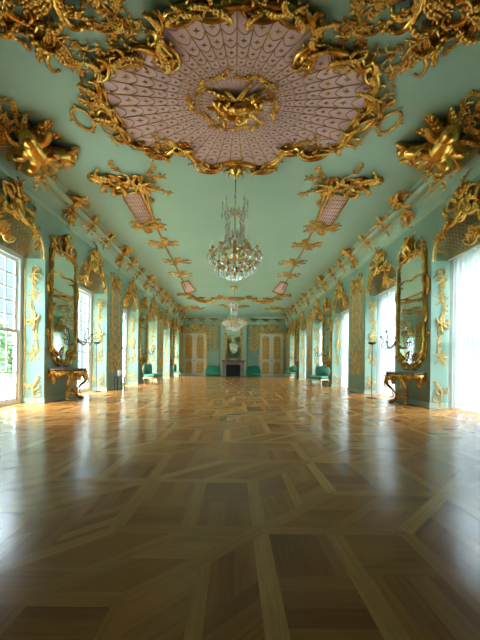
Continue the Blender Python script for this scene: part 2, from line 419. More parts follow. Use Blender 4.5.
# ------------------------------------------------------------------ walls, openings, ceiling
def arch_pts(w, n=20):
    """front arch curve, from one springing to the other: (t along opening -w/2..w/2, z)"""
    return [(-w / 2 * math.cos(PI * i / n), SPR + (ARC - SPR) * math.sin(PI * i / n) ** 0.75) for i in range(n + 1)]
def side_wall(side):
    sg = -1 if side == 'L' else 1; X = XL if side == 'L' else XR; Xb = X + sg * REC; Xo = X + sg * 0.8
    m = MB(); lo, hi = min(X, Xo), max(X, Xo)
    for k, p in enumerate(PSD[side]):
        end = p + PW if k < len(PSD['L']) - 1 else YE
        if k: m.box((lo, p, -0.02), (hi, end, ZC))
    m.box((lo, YB, -0.02), (hi, PSD[side][1] - OPN, ZC))  # unseen stretch beside the camera: windows left out to darken the near end
    for p in PSD[side][1:]:
        yc = p - OPN / 2; A = arch_pts(OPN)
        for i in range(len(A) - 1):          # spandrel above the arch
            (t0, z0), (t1, z1) = A[i], A[i + 1]
            m.add([(X, yc + t0, z0), (X, yc + t1, z1), (X, yc + t1, ZC), (X, yc + t0, ZC)], [(0, 1, 2, 3)])
        bl, bh = min(Xb, Xo), max(Xb, Xo)
        m.box((bl, p - OPN, HEAD), (bh, p, ZC))
        m.box((lo, p - OPN, ARC + 0.6), (hi, p, ZC))
    o = m.build('wall_left' if side == 'L' else 'wall_right', M['wall'], smooth=False); struct(o)
side_wall('L'); side_wall('R')
m = MB(); m.box((XL - .8, YE, -0.02), (XR + .8, YE + 0.4, ZC)); struct(m.build('wall_end', M['wall'], smooth=False))
m = MB(); m.box((XL - .8, YB - 0.4, -0.02), (XR + .8, YB, ZC)); struct(m.build('wall_behind', M['wall'], smooth=False))
m = MB(); m.box((XL - .8, YB - .4, ZC), (XR + .8, YE + .4, ZC + 0.3)); struct(m.build('ceiling', M['ceiling'], smooth=False))
m = MB(); m.box((-60, -40, -1.3), (60, 90, -1.2)); struct(m.build('ground_outside', M['lawn'], smooth=False))
m = MB(); m.box((XL - .8, YB - .4, -0.3), (XR + .8, YE + .4, -0.02)); struct(m.build('floor_slab', M['marble'], smooth=False))

# cornice
PROF = [(0, 4.90), (.05, 4.92), (.065, 4.95), (.065, 4.99), (.03, 5.01), (.03, 5.05), (.015, 5.08), (.02, 5.2), (.045, 5.3), (.10, 5.35), (.13, 5.36), (.13, 5.375), (.05, 5.385),
        (.05, 5.42)] + [(.165 - .085 * math.cos(q) + .0, 5.49 + .1 * math.sin(q)) for q in [(-.9 + 0.35 * i) for i in range(0)]] + \
       [(.13, 5.43), (.19, 5.44), (.235, 5.475), (.25, 5.52), (.24, 5.565), (.20, 5.60), (.15, 5.61), (.15, 5.64), (.22, 5.65), (.24, 5.67), (.26, 5.68), (.26, ZC)]
def cornice(name, p0, p1, n):
    m = MB(); vs = []; fs = []
    d = Vector(p1) - Vector(p0); d.normalize()
    for e, q in ((0, p0), (1, p1)):
        for dx, z in PROF: vs.append((q[0] + n[0] * dx + (d.x * dx if e == 0 else -d.x * dx), q[1] + n[1] * dx + (d.y * dx if e == 0 else -d.y * dx), z))
    k = len(PROF)
    for i in range(k - 1): fs.append((i, i + 1, k + i + 1, k + i))
    m.add(vs, fs); o = struct(m.build(name, M['cornice'], smooth=False))
    g = MB(); r0, r1 = [(q[0] + n[0] * .075 + d.x * e * .07, q[1] + n[1] * .075 + d.y * e * .07, 5.398) for e, q in ((1, p0), (-1, p1))]
    g.tube3([r0, r1], .016, 6); g.build('gilt_line', M['gold'], o)
cornice('trim_1', (XL, YB), (XL, YE), (1, 0)); cornice('trim_2', (XR, YB), (XR, YE), (-1, 0)); cornice('trim_3', (XL, YE), (XR, YE), (0, -1))

# baseboards (the low plinth along each pier)
for side in 'LR':
    m = MB(); X = XL if side == 'L' else XR; s_ = 1 if side == 'L' else -1
    for k, p in enumerate(PSD[side]):
        end = p + PW if k < len(PSD['L']) - 1 else YE
        a, b = X, X + s_ * 0.025; m.box((min(a, b), p - 0.025, 0), (max(a, b), end, 0.13))
        a, b = X - s_ * REC, X; m.box((min(a, b), p - 0.025, 0), (max(a, b), p, 0.13))
    struct(m.build('baseboard_left' if side == 'L' else 'baseboard_right', M['cornice'], smooth=False))
m = MB(); m.box((XL, YE - 0.03, 0), (XR, YE, 0.13)); struct(m.build('baseboard_end', M['cornice'], smooth=False))

# niche above every window (curved shell between window head and the arch) with gilt trellis
def niche_fn(side, yc, off=0.0):
    sg = -1 if side == 'L' else 1; X = XL if side == 'L' else XR
    A = arch_pts(OPN, 24)
    def f(a, b):        # a 0..1 along the arch, b 0 front .. 1 back (window head)
        q = a * 24; i = min(23, int(q)); r = q - i
        t = A[i][0] * (1 - r) + A[i + 1][0] * r; z = A[i][1] * (1 - r) + A[i + 1][1] * r
        bz = HEAD; bb = b ** 1.6
        zz = z * (1 - bb) + min(bz, z) * bb if z > bz else z
        xx = X + sg * (REC - 0.0) * (b ** 0.75)
        return Vector((xx - sg * off * b, yc + t * (1 - 0.0 * b), zz - off))
    return f
niche_src = None
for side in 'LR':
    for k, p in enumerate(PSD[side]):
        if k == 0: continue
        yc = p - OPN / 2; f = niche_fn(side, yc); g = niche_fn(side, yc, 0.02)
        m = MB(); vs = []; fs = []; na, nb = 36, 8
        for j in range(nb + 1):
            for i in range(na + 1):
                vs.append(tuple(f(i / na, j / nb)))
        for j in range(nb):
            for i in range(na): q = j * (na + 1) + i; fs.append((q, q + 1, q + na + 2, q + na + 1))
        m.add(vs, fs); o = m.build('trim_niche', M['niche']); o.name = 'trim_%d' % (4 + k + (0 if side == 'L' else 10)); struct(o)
        if k == 0: continue
        t = MB()
        n = 26
        for q in range(-5, n + 6):              # two families of crossing ribs
            for dr in (-1, 1):
                pts = []
                for e in range(9):
                    b = e / 8; a = (q + dr * b * 4.5) / n
                    if 0.04 <= a <= 0.96: pts.append(g(a, 0.1 + 0.85 * b))
                if len(pts) > 2: t.tube3(pts, 0.006, 4)
        o1 = t.build('trellis_rib', M['oldgold'], o)
        e = MB(); e.tube3([g(i / 40, 0.02) for i in range(41)], 0.03, 6)
        e.tube3([g(i / 40, 0.10) for i in range(41)], 0.015, 5)
        for i in range(3, 38, 1):
            pt = g(i / 40, 0.55 + 0.2 * math.sin(i * 1.3)); 
        e.build('arch_moulding', M['goldwall'], o)

# windows
def window(side, k, p):
    sg = -1 if side == 'L' else 1; Xb = (XL if side == 'L' else XR) + sg * REC
    y0, y1 = p - OPN, p; num = k + 1 + (0 if side == 'L' else NW)
    e = bpy.data.objects.new('window_%d' % num, None); C.objects.link(e); struct(e); e.location = (Xb, (y0 + y1) / 2, 0)
    W = OPN; D0, D1 = -0.0, 0.10         # into the wall, local x away from room = sg
    def bx(m, ya, yb, za, zb, d0, d1): m.box((min(sg * d0, sg * d1), ya, za), (max(sg * d0, sg * d1), yb, zb))
    f = MB(); fw = 0.12
    bx(f, -W / 2, -W / 2 + fw, 0, HEAD, 0, .14); bx(f, W / 2 - fw, W / 2, 0, HEAD, 0, .14); bx(f, -W / 2 + fw, W / 2 - fw, HEAD - fw, HEAD, 0, .14)
    bx(f, -W / 2 + fw, W / 2 - fw, 0, 0.05, 0, .14); f.build('window_frame', M['white'], e, smooth=False)
    a = W / 2 - fw; sw = 0.085; mid = 1.80
    for nm, za, zb, dd in (('lower_sash', .05, mid + .04, .03), ('upper_sash', mid - .04, HEAD - fw, .075)):
        s = MB(); bx(s, -a, -a + sw, za, zb, dd, dd + .045); bx(s, a - sw, a, za, zb, dd, dd + .045); bx(s, -a + sw, a - sw, za, za + sw, dd, dd + .045); bx(s, -a + sw, a - sw, zb - sw, zb, dd, dd + .045)
        cols, rows = 6, 5; iw = 2 * (a - sw); ih = zb - za - 2 * sw
        for i in range(1, cols): y = -a + sw + iw * i / cols; bx(s, y - .018, y + .018, za + sw, zb - sw, dd + .008, dd + .037)
        for i in range(1, rows): z = za + sw + ih * i / rows; bx(s, -a + sw, a - sw, z - .018, z + .018, dd + .009, dd + .036)
        so = s.build(nm, M['white'], e, smooth=False)
        if side == 'L' or True:
            gm = MB(); bx(gm, -a + sw, a - sw, za + sw, zb - sw, dd + .020, dd + .024); gm.build('glass', M['glass'], so, smooth=False)
for side in 'LR':
    for k, p in enumerate(PSD[side][1:]): window(side, k, p)
# sheer curtains on the right-hand windows
for k, p in enumerate(PSD[side]):
    if k == 0: continue
    rnd = random.Random(k); m = MB(); vs = []; fs = []; n, nz = 90, 8; y0, y1 = p - OPN + 0.06, p - 0.06; X = XR + REC - 0.14
    for j in range(nz + 1):
        z = 0.03 + (HEAD - 0.1) * j / nz
        for i in range(n + 1):
            t = i / n; vs.append((X + 0.03 * math.sin(t * 95 + 1.2 * math.sin(t * 9 + k)) * (1 - 0.3 * j / nz) + 0.01 * math.sin(t * 31 + z), y0 + (y1 - y0) * t, z))
    for j in range(nz):
        for i in range(n): q = j * (n + 1) + i; fs.append((q, q + 1, q + n + 2, q + n + 1))
    m.add(vs, fs)
    if k == 0: lab = 'sheer white curtain over the window beside the camera on the right'
    else: lab = 'sheer white curtain in the %s tall window of the right wall' % ORD[k - 1]
    c = thing('sheer_curtain', lab, 'curtain', None, 'sheer curtains along the right wall'); m.build('curtain_cloth', M['sheer'], c)
    r = MB(); r.tube3([(X, y0 - .04, HEAD - .05), (X, y1 + .04, HEAD - .05)], 0.022, 8); r.build('curtain_rail', M['white'], c)

# garden trees outside the left windows
def tree(x, y, h, seed, lab):
    rnd = random.Random(seed); t = thing('garden_tree', lab, 'tree', Matrix.Translation((x, y, -1.2)), 'trees in the garden')
    m = MB(); m.tube3([(0, 0, 0), (0.05, 0.1, h * .3), (0, 0, h * .7)], lambda q: 0.22 - 0.15 * q, 8); m.build('trunk', M['bark'], t)
    c = MB()
    for i in range(260):
        a, b = rnd.uniform(0, 2 * PI), rnd.uniform(-1, 1); R = h * 0.36 * rnd.uniform(.6, 1); q = math.sqrt(1 - b * b)
        c.ell((R * q * math.cos(a), R * q * math.sin(a), h * .62 + R * b * 1.1), (.28, .28, .16), a, 5, 3)
    c.build('crown', M['leafage'], t)
tree(-12.5, 15.5, 5.2, 1, 'broad green garden tree seen through the nearest left window')
tree(-14.0, 23.0, 4.6, 2, 'green garden tree seen through the second left window')

# ------------------------------------------------------------------ gilt ornament, reusable pieces
def rocaille(m, rnd, R, nl=7, scrolls=4, fl=3, thick=0.07):
    for i in range(nl):
        a = 2 * PI * i / nl + rnd.uniform(-.3, .3)
        m.leaf(math.cos(a) * R * .12, math.sin(a) * R * .12, a, R * rnd.uniform(.7, 1.05), R * rnd.uniform(.28, .42), rnd.choice((-1.5, -1, 1, 1.5)), 4)
    for i in range(scrolls):
        a = rnd.uniform(0, 2 * PI); d = R * rnd.uniform(.2, .55)
        m.scroll(rnd.choice('CS'), d * math.cos(a), d * math.sin(a), a + PI / 2 + rnd.uniform(-.5, .5), R * rnd.uniform(.6, .95), R * thick * rnd.uniform(.8, 1.3), rnd.uniform(1.3, 1.9), rnd.random() < .5)
    for i in range(fl):
        a = rnd.uniform(0, 2 * PI); d = R * rnd.uniform(.1, .8); m.flower(d * math.cos(a), d * math.sin(a), R * rnd.uniform(.1, .17), R * .1)
def spray(m, rnd, L, ang, bend=0.8, leaf=None, n=9, fl=0.4, r=0.012):
    """a flowering twig starting at 0,0"""
    pts = []; x = y = 0; a = ang
    for i in range(n + 1):
        pts.append((x, y)); a += bend / n * math.cos(i * .7) ; x += L / n * math.cos(a); y += L / n * math.sin(a)
    lf = leaf or L * .16
    m.vine(pts, r, rnd, lf, 1, fl)
    for i in range(2, n, 2):
        for sd in (-1, 1):
            if rnd.random() < .6:
                b = math.atan2(pts[i + 1][1] - pts[i][1], pts[i + 1][0] - pts[i][0]) + sd * rnd.uniform(.6, 1.1)
                q = L * rnd.uniform(.15, .3); e = (pts[i][0] + q * math.cos(b), pts[i][1] + q * math.sin(b))
                m.tube([pts[i], ((pts[i][0] + e[0]) / 2, (pts[i][1] + e[1]) / 2 + q * .1), e], r * .7, 4)
                m.flower(e[0], e[1], lf * .5) if rnd.random() < fl else m.ell((e[0], e[1], r), (lf * .5, lf * .25, lf * .16), b, 6, 4)
def shell(m, x, y, ang, R, n=9):
    for i in range(n):
        a = ang + (i / (n - 1) - .5) * 2.7
        L = R * (0.75 + .25 * math.cos((i / (n - 1) - .5) * 2.6))
        m.push(x, y, a, 1); m.ell((L * .55, 0, R * .08), (L * .5, R * .11, R * .13), 0, 8, 5); m.ell((L * 1.0, 0, R * .06), (R * .09, R * .13, R * .1), 0, 6, 4); m.pop()
    m.ell((x, y, R * .14), (R * .16, R * .16, R * .14), 0, 8, 5)
def wing(m, x, y, ang, L, flip=False):
    m.push(x, y, ang, 1, flip)
    for i in range(9):
        q = i / 8; m.leaf(q * L * .45, 0, -.1 - q * .25 + .0, L * (1 - .08 * i) * .62, L * .13, -.35 - .4 * q, 1, nx=5, ny=7, lift=.12)
        m.leaf(q * L * .40, L * .04, .35 - q * .2, L * .38, L * .11, -.5, 1, nx=5, ny=6, lift=.1)
    m.pop()
def drapery(m, x, y, ang, L, W, H, seed=0, n=40):
    rnd = random.Random(seed); vs = []; fs = []; ph = [rnd.uniform(0, 6) for _ in range(4)]
    ca, sa = math.cos(ang), math.sin(ang)
    for i in range(n + 1):
        t = i / n
        for j in range(n + 1):
            q = j / n * 2 - 1
            wd = W * .5 * (.45 + .75 * t ** .7) * (1 + .12 * math.sin(9 * t + ph[0])) * math.sqrt(max(0, 1 - max(0, (t - .82) / .18) ** 2 * .75))
            lx = L * t + .07 * L * math.sin(q * 5 + ph[1]) * t; ly = q * wd + .08 * W * math.sin(5 * t + ph[2]) * 1.0
            fold = math.sin(q * 11 + 3.2 * t + ph[3] + 1.5 * math.sin(3 * t)) * .5 + .3 * math.sin(q * 23 + 5 * t)
            edge = (1 - q * q) ** .35 if abs(q) < 1 else 0
            z = H * edge * math.sin(PI * min(1, .12 + t * .86)) ** .5 * (.60 + .42 * fold)
            vs.append((x + lx * ca - ly * sa, y + lx * sa + ly * ca, z))
    for i in range(n):
        for j in range(n): k = i * (n + 1) + j; fs.append((k, k + n + 1, k + n + 2, k + 1))
    m.add(vs, fs)

_fig = {}
def figure_mesh(pose):
    """a plump gilt putto, one continuous body; local x,y in the wall or ceiling plane, z outward; about 1 high"""
    if pose in _fig: return _fig[pose]
    mbd = bpy.data.metaballs.new('putto'); mbd.resolution = 0.022; mbd.threshold = 0.12
    def limb(pts, r0, r1, n=5):
        for a, b in zip(pts[:-1], pts[1:]):
            for i in range(n):
                t = i / n; e = mbd.elements.new(); e.co = Vector(a).lerp(Vector(b), t); L = len(pts) - 1; k = (pts.index(a) + t) / L; e.radius = (r0 + (r1 - r0) * k) * 1.55
        e = mbd.elements.new(); e.co = pts[-1]; e.radius = r1 * 1.7
    def ball(c, r): e = mbd.elements.new(); e.co = c; e.radius = r * 1.5
    if pose == 'sit':
        limb([(0, 0, .12), (0.02, .12, .15), (0, .27, .14)], .15, .135)
        limb([(0, .27, .14), (0, .36, .14)], .06, .055, 3); head = (0.01, .46, .17)
        limb([(.06, -.02, .14), (.26, .02, .24), (.30, -.24, .15), (.37, -.27, .16)], .115, .055)
        limb([(-.06, -.02, .14), (-.2, -.1, .22), (-.14, -.34, .14), (-.20, -.40, .16)], .115, .055)
        limb([(.11, .27, .14), (.26, .32, .2), (.38, .46, .2)], .075, .045); limb([(-.11, .27, .14), (-.24, .16, .2), (-.34, .26, .24)], .075, .045)
        hands = [((.38, .46, .2), .9), ((-.34, .26, .24), 2.2)]
    else:
        limb([(0, 0, .13), (.12, .07, .16), (.26, .1, .16)], .15, .135)
        limb([(.26, .1, .16), (.34, .15, .17)], .06, .055, 3); head = (.43, .2, .19)
        limb([(-.03, .04, .15), (-.24, .12, .24), (-.44, .0, .15), (-.52, .02, .15)], .115, .055)
        limb([(-.03, -.05, .13), (-.25, -.1, .16), (-.47, -.16, .12), (-.54, -.2, .12)], .115, .055)
        limb([(.25, .18, .16), (.34, .36, .2), (.46, .46, .2)], .075, .045); limb([(.26, .0, .16), (.38, -.1, .2), (.52, -.06, .24)], .075, .045)
        hands = [((.46, .46, .2), .8), ((.52, -.06, .24), .2)]
    ball(head, .125); ball((head[0] + .01, head[1] - .03, head[2] + .07), .07)
    for s_ in (-1, 1): ball((head[0] + s_ * .05, head[1] - .02, head[2] + .085), .035)
    ball((head[0], head[1] + .005, head[2] + .125), .022)
    for h, a in hands:
        for k in range(4): ball((h[0] + .05 * math.cos(a + (k - 1.5) * .35), h[1] + .05 * math.sin(a + (k - 1.5) * .35), h[2]), .016)
        ball((h[0] + .035 * math.cos(a + 1.5), h[1] + .035 * math.sin(a + 1.5), h[2]), .017)
    tmp = bpy.data.objects.new('tmp_meta', mbd); C.objects.link(tmp); bpy.context.view_layer.update()
    dg = bpy.context.evaluated_depsgraph_get(); me = bpy.data.meshes.new_from_object(tmp.evaluated_get(dg))
    V = [tuple(v.co) for v in me.vertices]; Fc = [tuple(p.vertices) for p in me.polygons]
    bpy.data.objects.remove(tmp); bpy.data.metaballs.remove(mbd)
    _fig[pose] = (V, Fc, head); return _fig[pose]
def add_figure(m, pose, x, y, ang, k, flip=False, z=0.0):
    V, Fc, head = figure_mesh(pose); m.push(x, y, ang, k, flip, z); m.add(V, Fc); m.pop()
def add_hair(m, pose, x, y, ang, k, flip=False, z=0.0):
    V, Fc, h = figure_mesh(pose); rnd = random.Random(1); m.push(x, y, ang, k, flip, z)
    for i in range(26):
        a = rnd.uniform(-.2, PI + .2); b = rnd.uniform(-.2, 1.2)
        m.ell((h[0] + .115 * math.cos(a) * math.cos(b), h[1] + .02 + .115 * math.sin(a) * math.cos(b), h[2] + .09 * math.sin(b)), (.035, .03, .03), a, 6, 4)
    m.pop()

# ------------------------------------------------------------------ ceiling ornament (all on the plane z = ZC)
def CP(px, py, h=ZC - 1):
    u, v = px - VX, VY - py; u2 = u - ROLL * v; v2 = v + ROLL * u
    return (u2 / v2 * h, F * h / v2)
def loc(pts, org): return [(CP(*p)[0] - org[0], -(CP(*p)[1] - org[1])) for p in pts]

MC = (0.0, 6.11)                                         # web centre
left = [(236.6, 1), (216, 3), (197, 1), (177, 5), (163, 14), (157, 28), (162, 42), (171, 53), (171, 62), (164, 62), (158, 50), (146, 45), (130, 47), (118, 55), (112, 62), (103, 61), (97, 68),
        (96, 80), (100, 92), (103, 102), (111, 112), (118, 122), (123, 133), (134, 143), (150, 149), (167, 151), (176, 145), (186, 145), (190, 154), (199, 162), (211, 166), (223, 163), (235.6, 161)]
lw = [CP(*p) for p in left]
lw[0] = (0, lw[0][1]); lw[-1] = (0, lw[-1][1])
out = [(x - MC[0], -(y - MC[1])) for x, y in lw] + [(-x - MC[0], -(y - MC[1])) for x, y in lw[-2:0:-1]]
outl = spline(out, 5, True)
med = thing('ceiling_medallion', 'huge scalloped pink medallion with gilt web and frame on the ceiling', 'ceiling medallion', frame('C', (MC[0], MC[1], ZC)))
m = MB(); n = len(outl)
from mathutils.geometry import tessellate_polygon
m.add([(x, y, .02) for x, y in outl], [tuple(f_) for f_ in tessellate_polygon([[Vector((x, y, 0)) for x, y in outl]])])
m.add([(x, y, 0) for x, y in outl] + [(x, y, .02) for x, y in outl], [(i, (i + 1) % n, n + (i + 1) % n, n + i) for i in range(n)])
m.build('pink_panel', M['pink'], med, smooth=False)
def inside(p, poly):
    c = False; j = len(poly) - 1
    for i in range(len(poly)):
        if (poly[i][1] > p[1]) != (poly[j][1] > p[1]) and p[0] < (poly[j][0] - poly[i][0]) * (p[1] - poly[i][1]) / (poly[j][1] - poly[i][1]) + poly[i][0]: c = not c
        j = i
    return c
web = MB(); dots = MB(); NR = 43; AX = 0.89                # rings are oval: shorter along the room
def wp(a, r): return (r * math.sin(a), -r * AX * math.cos(a))
rings = [0.66]
while rings[-1] < 2.9: rings.append(rings[-1] * 1.19)
for i in range(NR):
    a = 2 * PI * (i + .5) / NR; pts = []
    for q in range(60):
        p = wp(a, .45 + q * .045)
        if not inside(p, outl): break
        pts.append((p[0], p[1], .02))
    if len(pts) > 2: web.tube(pts, lambda t: .005 + .008 * t, 4)
    for k, r in enumerate(rings):
        ar = []
        a2 = 2 * PI * (i + 1.5) / NR
        for q in range(7):
            t = q / 6; rr = r - .55 * r * (2 * PI / NR) * math.sin(PI * t) ** .8; p = wp(a + (a2 - a) * t, rr)
            ar.append((p[0], p[1], .02))
        if all(inside(p, outl) for p in ar): web.tube(ar, .005 + .006 * k / len(rings), 4)
        rm = r * 1.0; c = wp((a + a2) / 2, rm * 1.02)
        q = r * .036
        if inside(c, outl) and inside(wp((a + a2) / 2, rm * 1.1), outl):
            dots.ell((c[0], c[1], .025), (q, q * .35, .01), 0, 4, 3); dots.ell((c[0], c[1], .025), (q * .35, q, .01), 0, 4, 3)
web.build('gilt_web', M['oldgold'], med); o = dots.build('cross_studs', M['oldgold'], med); o['kind'] = 'stuff'
fm = MB(); rnd = random.Random(11)
fm.tube([(x, y, .02) for x, y in outl], lambda t: .055 + .012 * math.sin(t * 2 * PI * 26), 10, 1.1, True, .3)
for i in range(0, len(outl), 3):
    x, y = outl[i]; x2, y2 = outl[(i + 1) % len(outl)]; a = math.atan2(y2 - y, x2 - x); fm.leaf(x, y, a + rnd.uniform(-.5, .5), rnd.uniform(.22, .36), .12, rnd.choice((-1, 1)), 3, .5, 5, 8)
inner = [(x * .962, y * .962, .015) for x, y in outl]; fm.tube(inner, .025, 6, 1.0, True)
fm.build('gilt_frame', M['gold'], med)
for sgn in (-1, 1):
    for (px, py, ang, sz, kd) in ((166, 52, 2.2, .62, 'C'), (180, 8, .5, .6, 'C'), (124, 52, .2, .62, 'S'), (100, 66, 1.2, .5, 'C'), (99, 92, 1.5, .75, 'S'), (112, 118, -1.0, .7, 'C'),
                              (128, 138, -.6, .7, 'S'), (158, 150, -.2, .72, 'C'), (183, 147, .5, .5, 'C'), (208, 165, -.15, .75, 'C'), (160, 25, 1.6, .6, 'S'), (210, 2, 0, .7, 'C')):
        c = loc([(px, py)], MC)[0]; q = MB()
        q.push(c[0] if sgn < 0 else -c[0], c[1], 0, 1, sgn > 0, .05)
        q.scroll(kd, 0, 0, ang, sz * .82, .045, 1.6); q.leaf(0, 0, ang + rnd.uniform(-.6, .6), sz * .55, .2, rnd.choice((-1, 1)), 4); q.leaf(0, 0, ang + PI + rnd.uniform(-.6, .6), sz * .5, .18, rnd.choice((-1, 1)), 4)
        q.leaf(.02, .02, ang + 1.6, sz * .3, .13, .8, 3, nx=5, ny=7)
        q.pop(); q.build('frame_scroll', M['gold'], med)
    for (px, py, sd) in ((118, 66, 1), (106, 104, 2), (172, 140, 3)):
        c = loc([(px, py)], MC)[0]; q = MB(); q.push(c[0] if sgn < 0 else -c[0], c[1], 0, 1, sgn > 0, .02); rr = random.Random(sd)
        for k in range(5): spray(q, rr, .42, sd * 1.3 + k * .7 - 1.2, .9, .07)
        q.pop(); q.build('flower_spray', M['gold'], med)
# centre boss with putti
cb = MB(); rr = random.Random(5)
for k in range(14):
    a = 2 * PI * k / 14; cb.leaf(0.04 * math.cos(a), .04 * math.sin(a), a, rr.uniform(.32, .62), .22, rr.choice((-.5, .5)), 4)
for k in range(3): a = k * 2.1; cb.scroll('S', .2 * math.cos(a), .2 * math.sin(a), a, .36, .03)
cb.build('centre_leaves', M['gold'], med)
for nm, pose, x, y, a, k, fl in (('putto', 'fly', .14, .04, .1, .6, False), ('putto', 'sit', -.18, -.02, .7, .55, True), ('putto', 'fly', -.02, -.2, 2.6, .48, False)):
    q = MB(); add_figure(q, pose, x, y, a, k, fl, .02); po = q.build(nm, M['gold'], med); q = MB(); add_hair(q, pose, x, y, a, k, fl, .02); q.build('hair', M['gold'], po)
for k in range(11):
    a = 2 * PI * k / 11 + .2; q = MB(); q.push((.66 + .08 * (k % 3)) * math.cos(a), (.58 + .07 * (k % 2)) * math.sin(a), 0, 1, False, .02); rr = random.Random(40 + k)
    q.flower(0, 0, .075); spray(q, rr, .2, a + 1.6, .9, .06); spray(q, rr, .16, a - 1.2, .9, .05); q.pop(); q.build('flower_spray', M['gold'], med)

def ceil_pair(name, lab, cat, org, parts, k=1.0, rot=0, grp=None, drop=0.0):
    """builds the left-hand piece at org and its mirror image on the right; parts = [(name, MB, material)]"""
    t = thing(name, lab % 'left', cat, frame('C', (org[0], org[1], ZC - drop), False, k, rot), grp)
    for nm, mb_, mt in parts: mb_.build(nm, mt, t)
    dup(t, frame('C', (-org[0], org[1], ZC - drop), True, k, -rot), lab % 'right', grp)
    return t
def wing2(): q = MB(); wing(q, .45, -.1, -.5, .5); return q
# far corner clusters beside the medallion with dragon wing and trellis strip
G = M['gold']; GWM = M['goldwall']
for which in ('far', 'near'):
    rr = random.Random(21 if which == 'far' else 33)
    org = CP(122, 181) if which == 'far' else (-2.75, 4.45)
    sc = MB()
    for k in range(4): sc.scroll('C', -.17, .02, .6 + k * 1.5, .62 - .1 * k, .05, 1.8)
    for a, L in ((2.5, .55), (3.4, .55), (4.1, .5), (1.9, .5), (.3, .5), (5.2, .45), (-.3, .62)): sc.leaf(-.15 + .15 * math.cos(a), .15 * math.sin(a), a, L, .22, rr.choice((-1.3, 1.3)), 4, .5)
    dr = MB(); dr.scroll('S', .35, -.1, 1.2, .75, .075, 1.3)
    for a, L in ((1.0, .5), (.2, .5), (-.6, .55), (2.2, .4), (-1.4, .4)): dr.leaf(.35, -.1, a, L, .2, rr.choice((-1.3, 1.3)), 4, .5)
    wg = MB(); wing(wg, .1, -.2, -2.5, .75)
    sps = []
    for a, x, y in ((.2, .55, .1), (.9, .6, .2), (-.7, .6, -.25), (1.8, .1, .3)):
        sp = MB(); sp.push(x, y); spray(sp, rr, .5, a, 1.2, .08); sp.pop(); sps.append(('flower_spray', sp, G))
    sh = MB(); shell(sh, -.42, .1, PI * .95, .3); 
    ceil_pair('gilded_scroll_cluster', 'gilt shell and dragon-wing cluster at the ' + which + ' %s corner of the pink medallion', 'stucco ornament', org,
              [('shell_scroll', sc, G), ('dragon_body', dr, G), ('wing', wg, G), ('wing', wing2(), G), ('shell', sh, G)] + sps, 1.12 if which == 'far' else 1.1, 0 if which == 'far' else .5, 'scroll clusters around the medallion', -.0)
# trellised strip, long rod and little end panel
org = CP(137, 206)
qd = loc([(121, 193), (141, 190), (154, 219), (139, 223)], org)
pk = MB(); pk.prism(qd, 0, .02)
pf = MB(); pf.tube([(*qd[0], .02), (*qd[1], .02), (*qd[2], .02), (*qd[3], .02)], .03, 6, 1, True)
lt = MB()
for i in range(1, 8):
    for e in (0, 1):
        A, B, D, E = [Vector(q) for q in (qd[0], qd[1], qd[2], qd[3])]
        if e == 0: a = A.lerp(E, i / 8); b = B.lerp(D, max(0, min(1, i / 8 + .1)))
        else: a = A.lerp(B, i / 8 * .999); b = E.lerp(D, i / 8)
        lt.tube([(*a, .02), (*b, .02)], .008, 4)
sc = MB(); rr = random.Random(3)
for p, a, s_ in (((118, 189), .9, .4), ((146, 188), .3, .5), ((150, 200), 1.4, .4), ((138, 224), .2, .4), ((156, 220), .6, .35)):
    c = loc([p], org)[0]; sc.scroll('C', c[0], c[1], a, s_, .03); sc.leaf(c[0], c[1], a + 1, s_ * .6, .12, 1, 3)
ceil_pair('trellised_strip', 'slanting pink trellised strip framed in gilding on the %s of the ceiling', 'ceiling panel', org,
          [('pink_panel', pk, M['pink']), ('gilt_frame', pf, G), ('lattice', lt, G), ('frame_scroll', sc, G)], 1, 0, 'pink trellised strips')
# long gilt rod with leaf tufts, from strip to end panel
org = CP(165, 245)
r1 = MB(); path = loc([(145, 188), (154, 219), (165, 245), (176, 266), (186, 288)], org); pp = spline([(*p, 0.0) for p in path], 8)
r1.tube(pp, .038, 6)
ceil_pair('gilded_border_rod', 'long gilt border rod running down the %s half of the ceiling', 'ceiling border', org, [('rod', r1, G)] +
          [('leaf_tuft', (lambda q, c, s: ([spray(q.push(*c), random.Random(s * 7 + z), .6, [.3, 2.6, 3.4, -.5, 1.2, 4.3][z], .6, .11) or q.pop() for z in range(6)], q)[1])(MB(), loc([p], org)[0], i), G)
           for i, p in enumerate(((149, 226), (163, 243), (176, 261), (181, 274)))], 1, 0, 'long gilt border rods')
org = CP(188, 287)
e0 = loc([(181, 282), (188, 280), (196, 290), (186, 293)], org)
pk = MB(); pk.prism(e0, 0, .02); pf = MB(); pf.tube([(*q, .02) for q in e0], .04, 6, 1, True)
sw = MB(); pth = spline([(*q, .02) for q in loc([(181, 293), (190, 294), (197, 299), (207, 301), (215, 299), (219, 295)], org)], 6); sw.tube(pth, lambda t: .14 * (.5 + .6 * math.sin(PI * t)), 8, .7)
for p, a in (((184, 293), .3), ((196, 297), -.2), ((208, 300), .1), ((217, 297), .6)):
    c = loc([p], org)[0]; sw.scroll('C', c[0], c[1], a, .9, .08); sw.leaf(c[0], c[1], a, .8, .3, .8, 4); sw.leaf(c[0], c[1], a + PI, .8, .3, .8, 4)
ceil_pair('ceiling_border_end', 'small pink panel with swelling gilt border at the far %s end of the ceiling', 'ceiling panel', org, [('pink_panel', pk, M['pink']), ('gilt_frame', pf, G), ('border_scroll', sw, G)], 1, 0, 'far end ceiling panels')
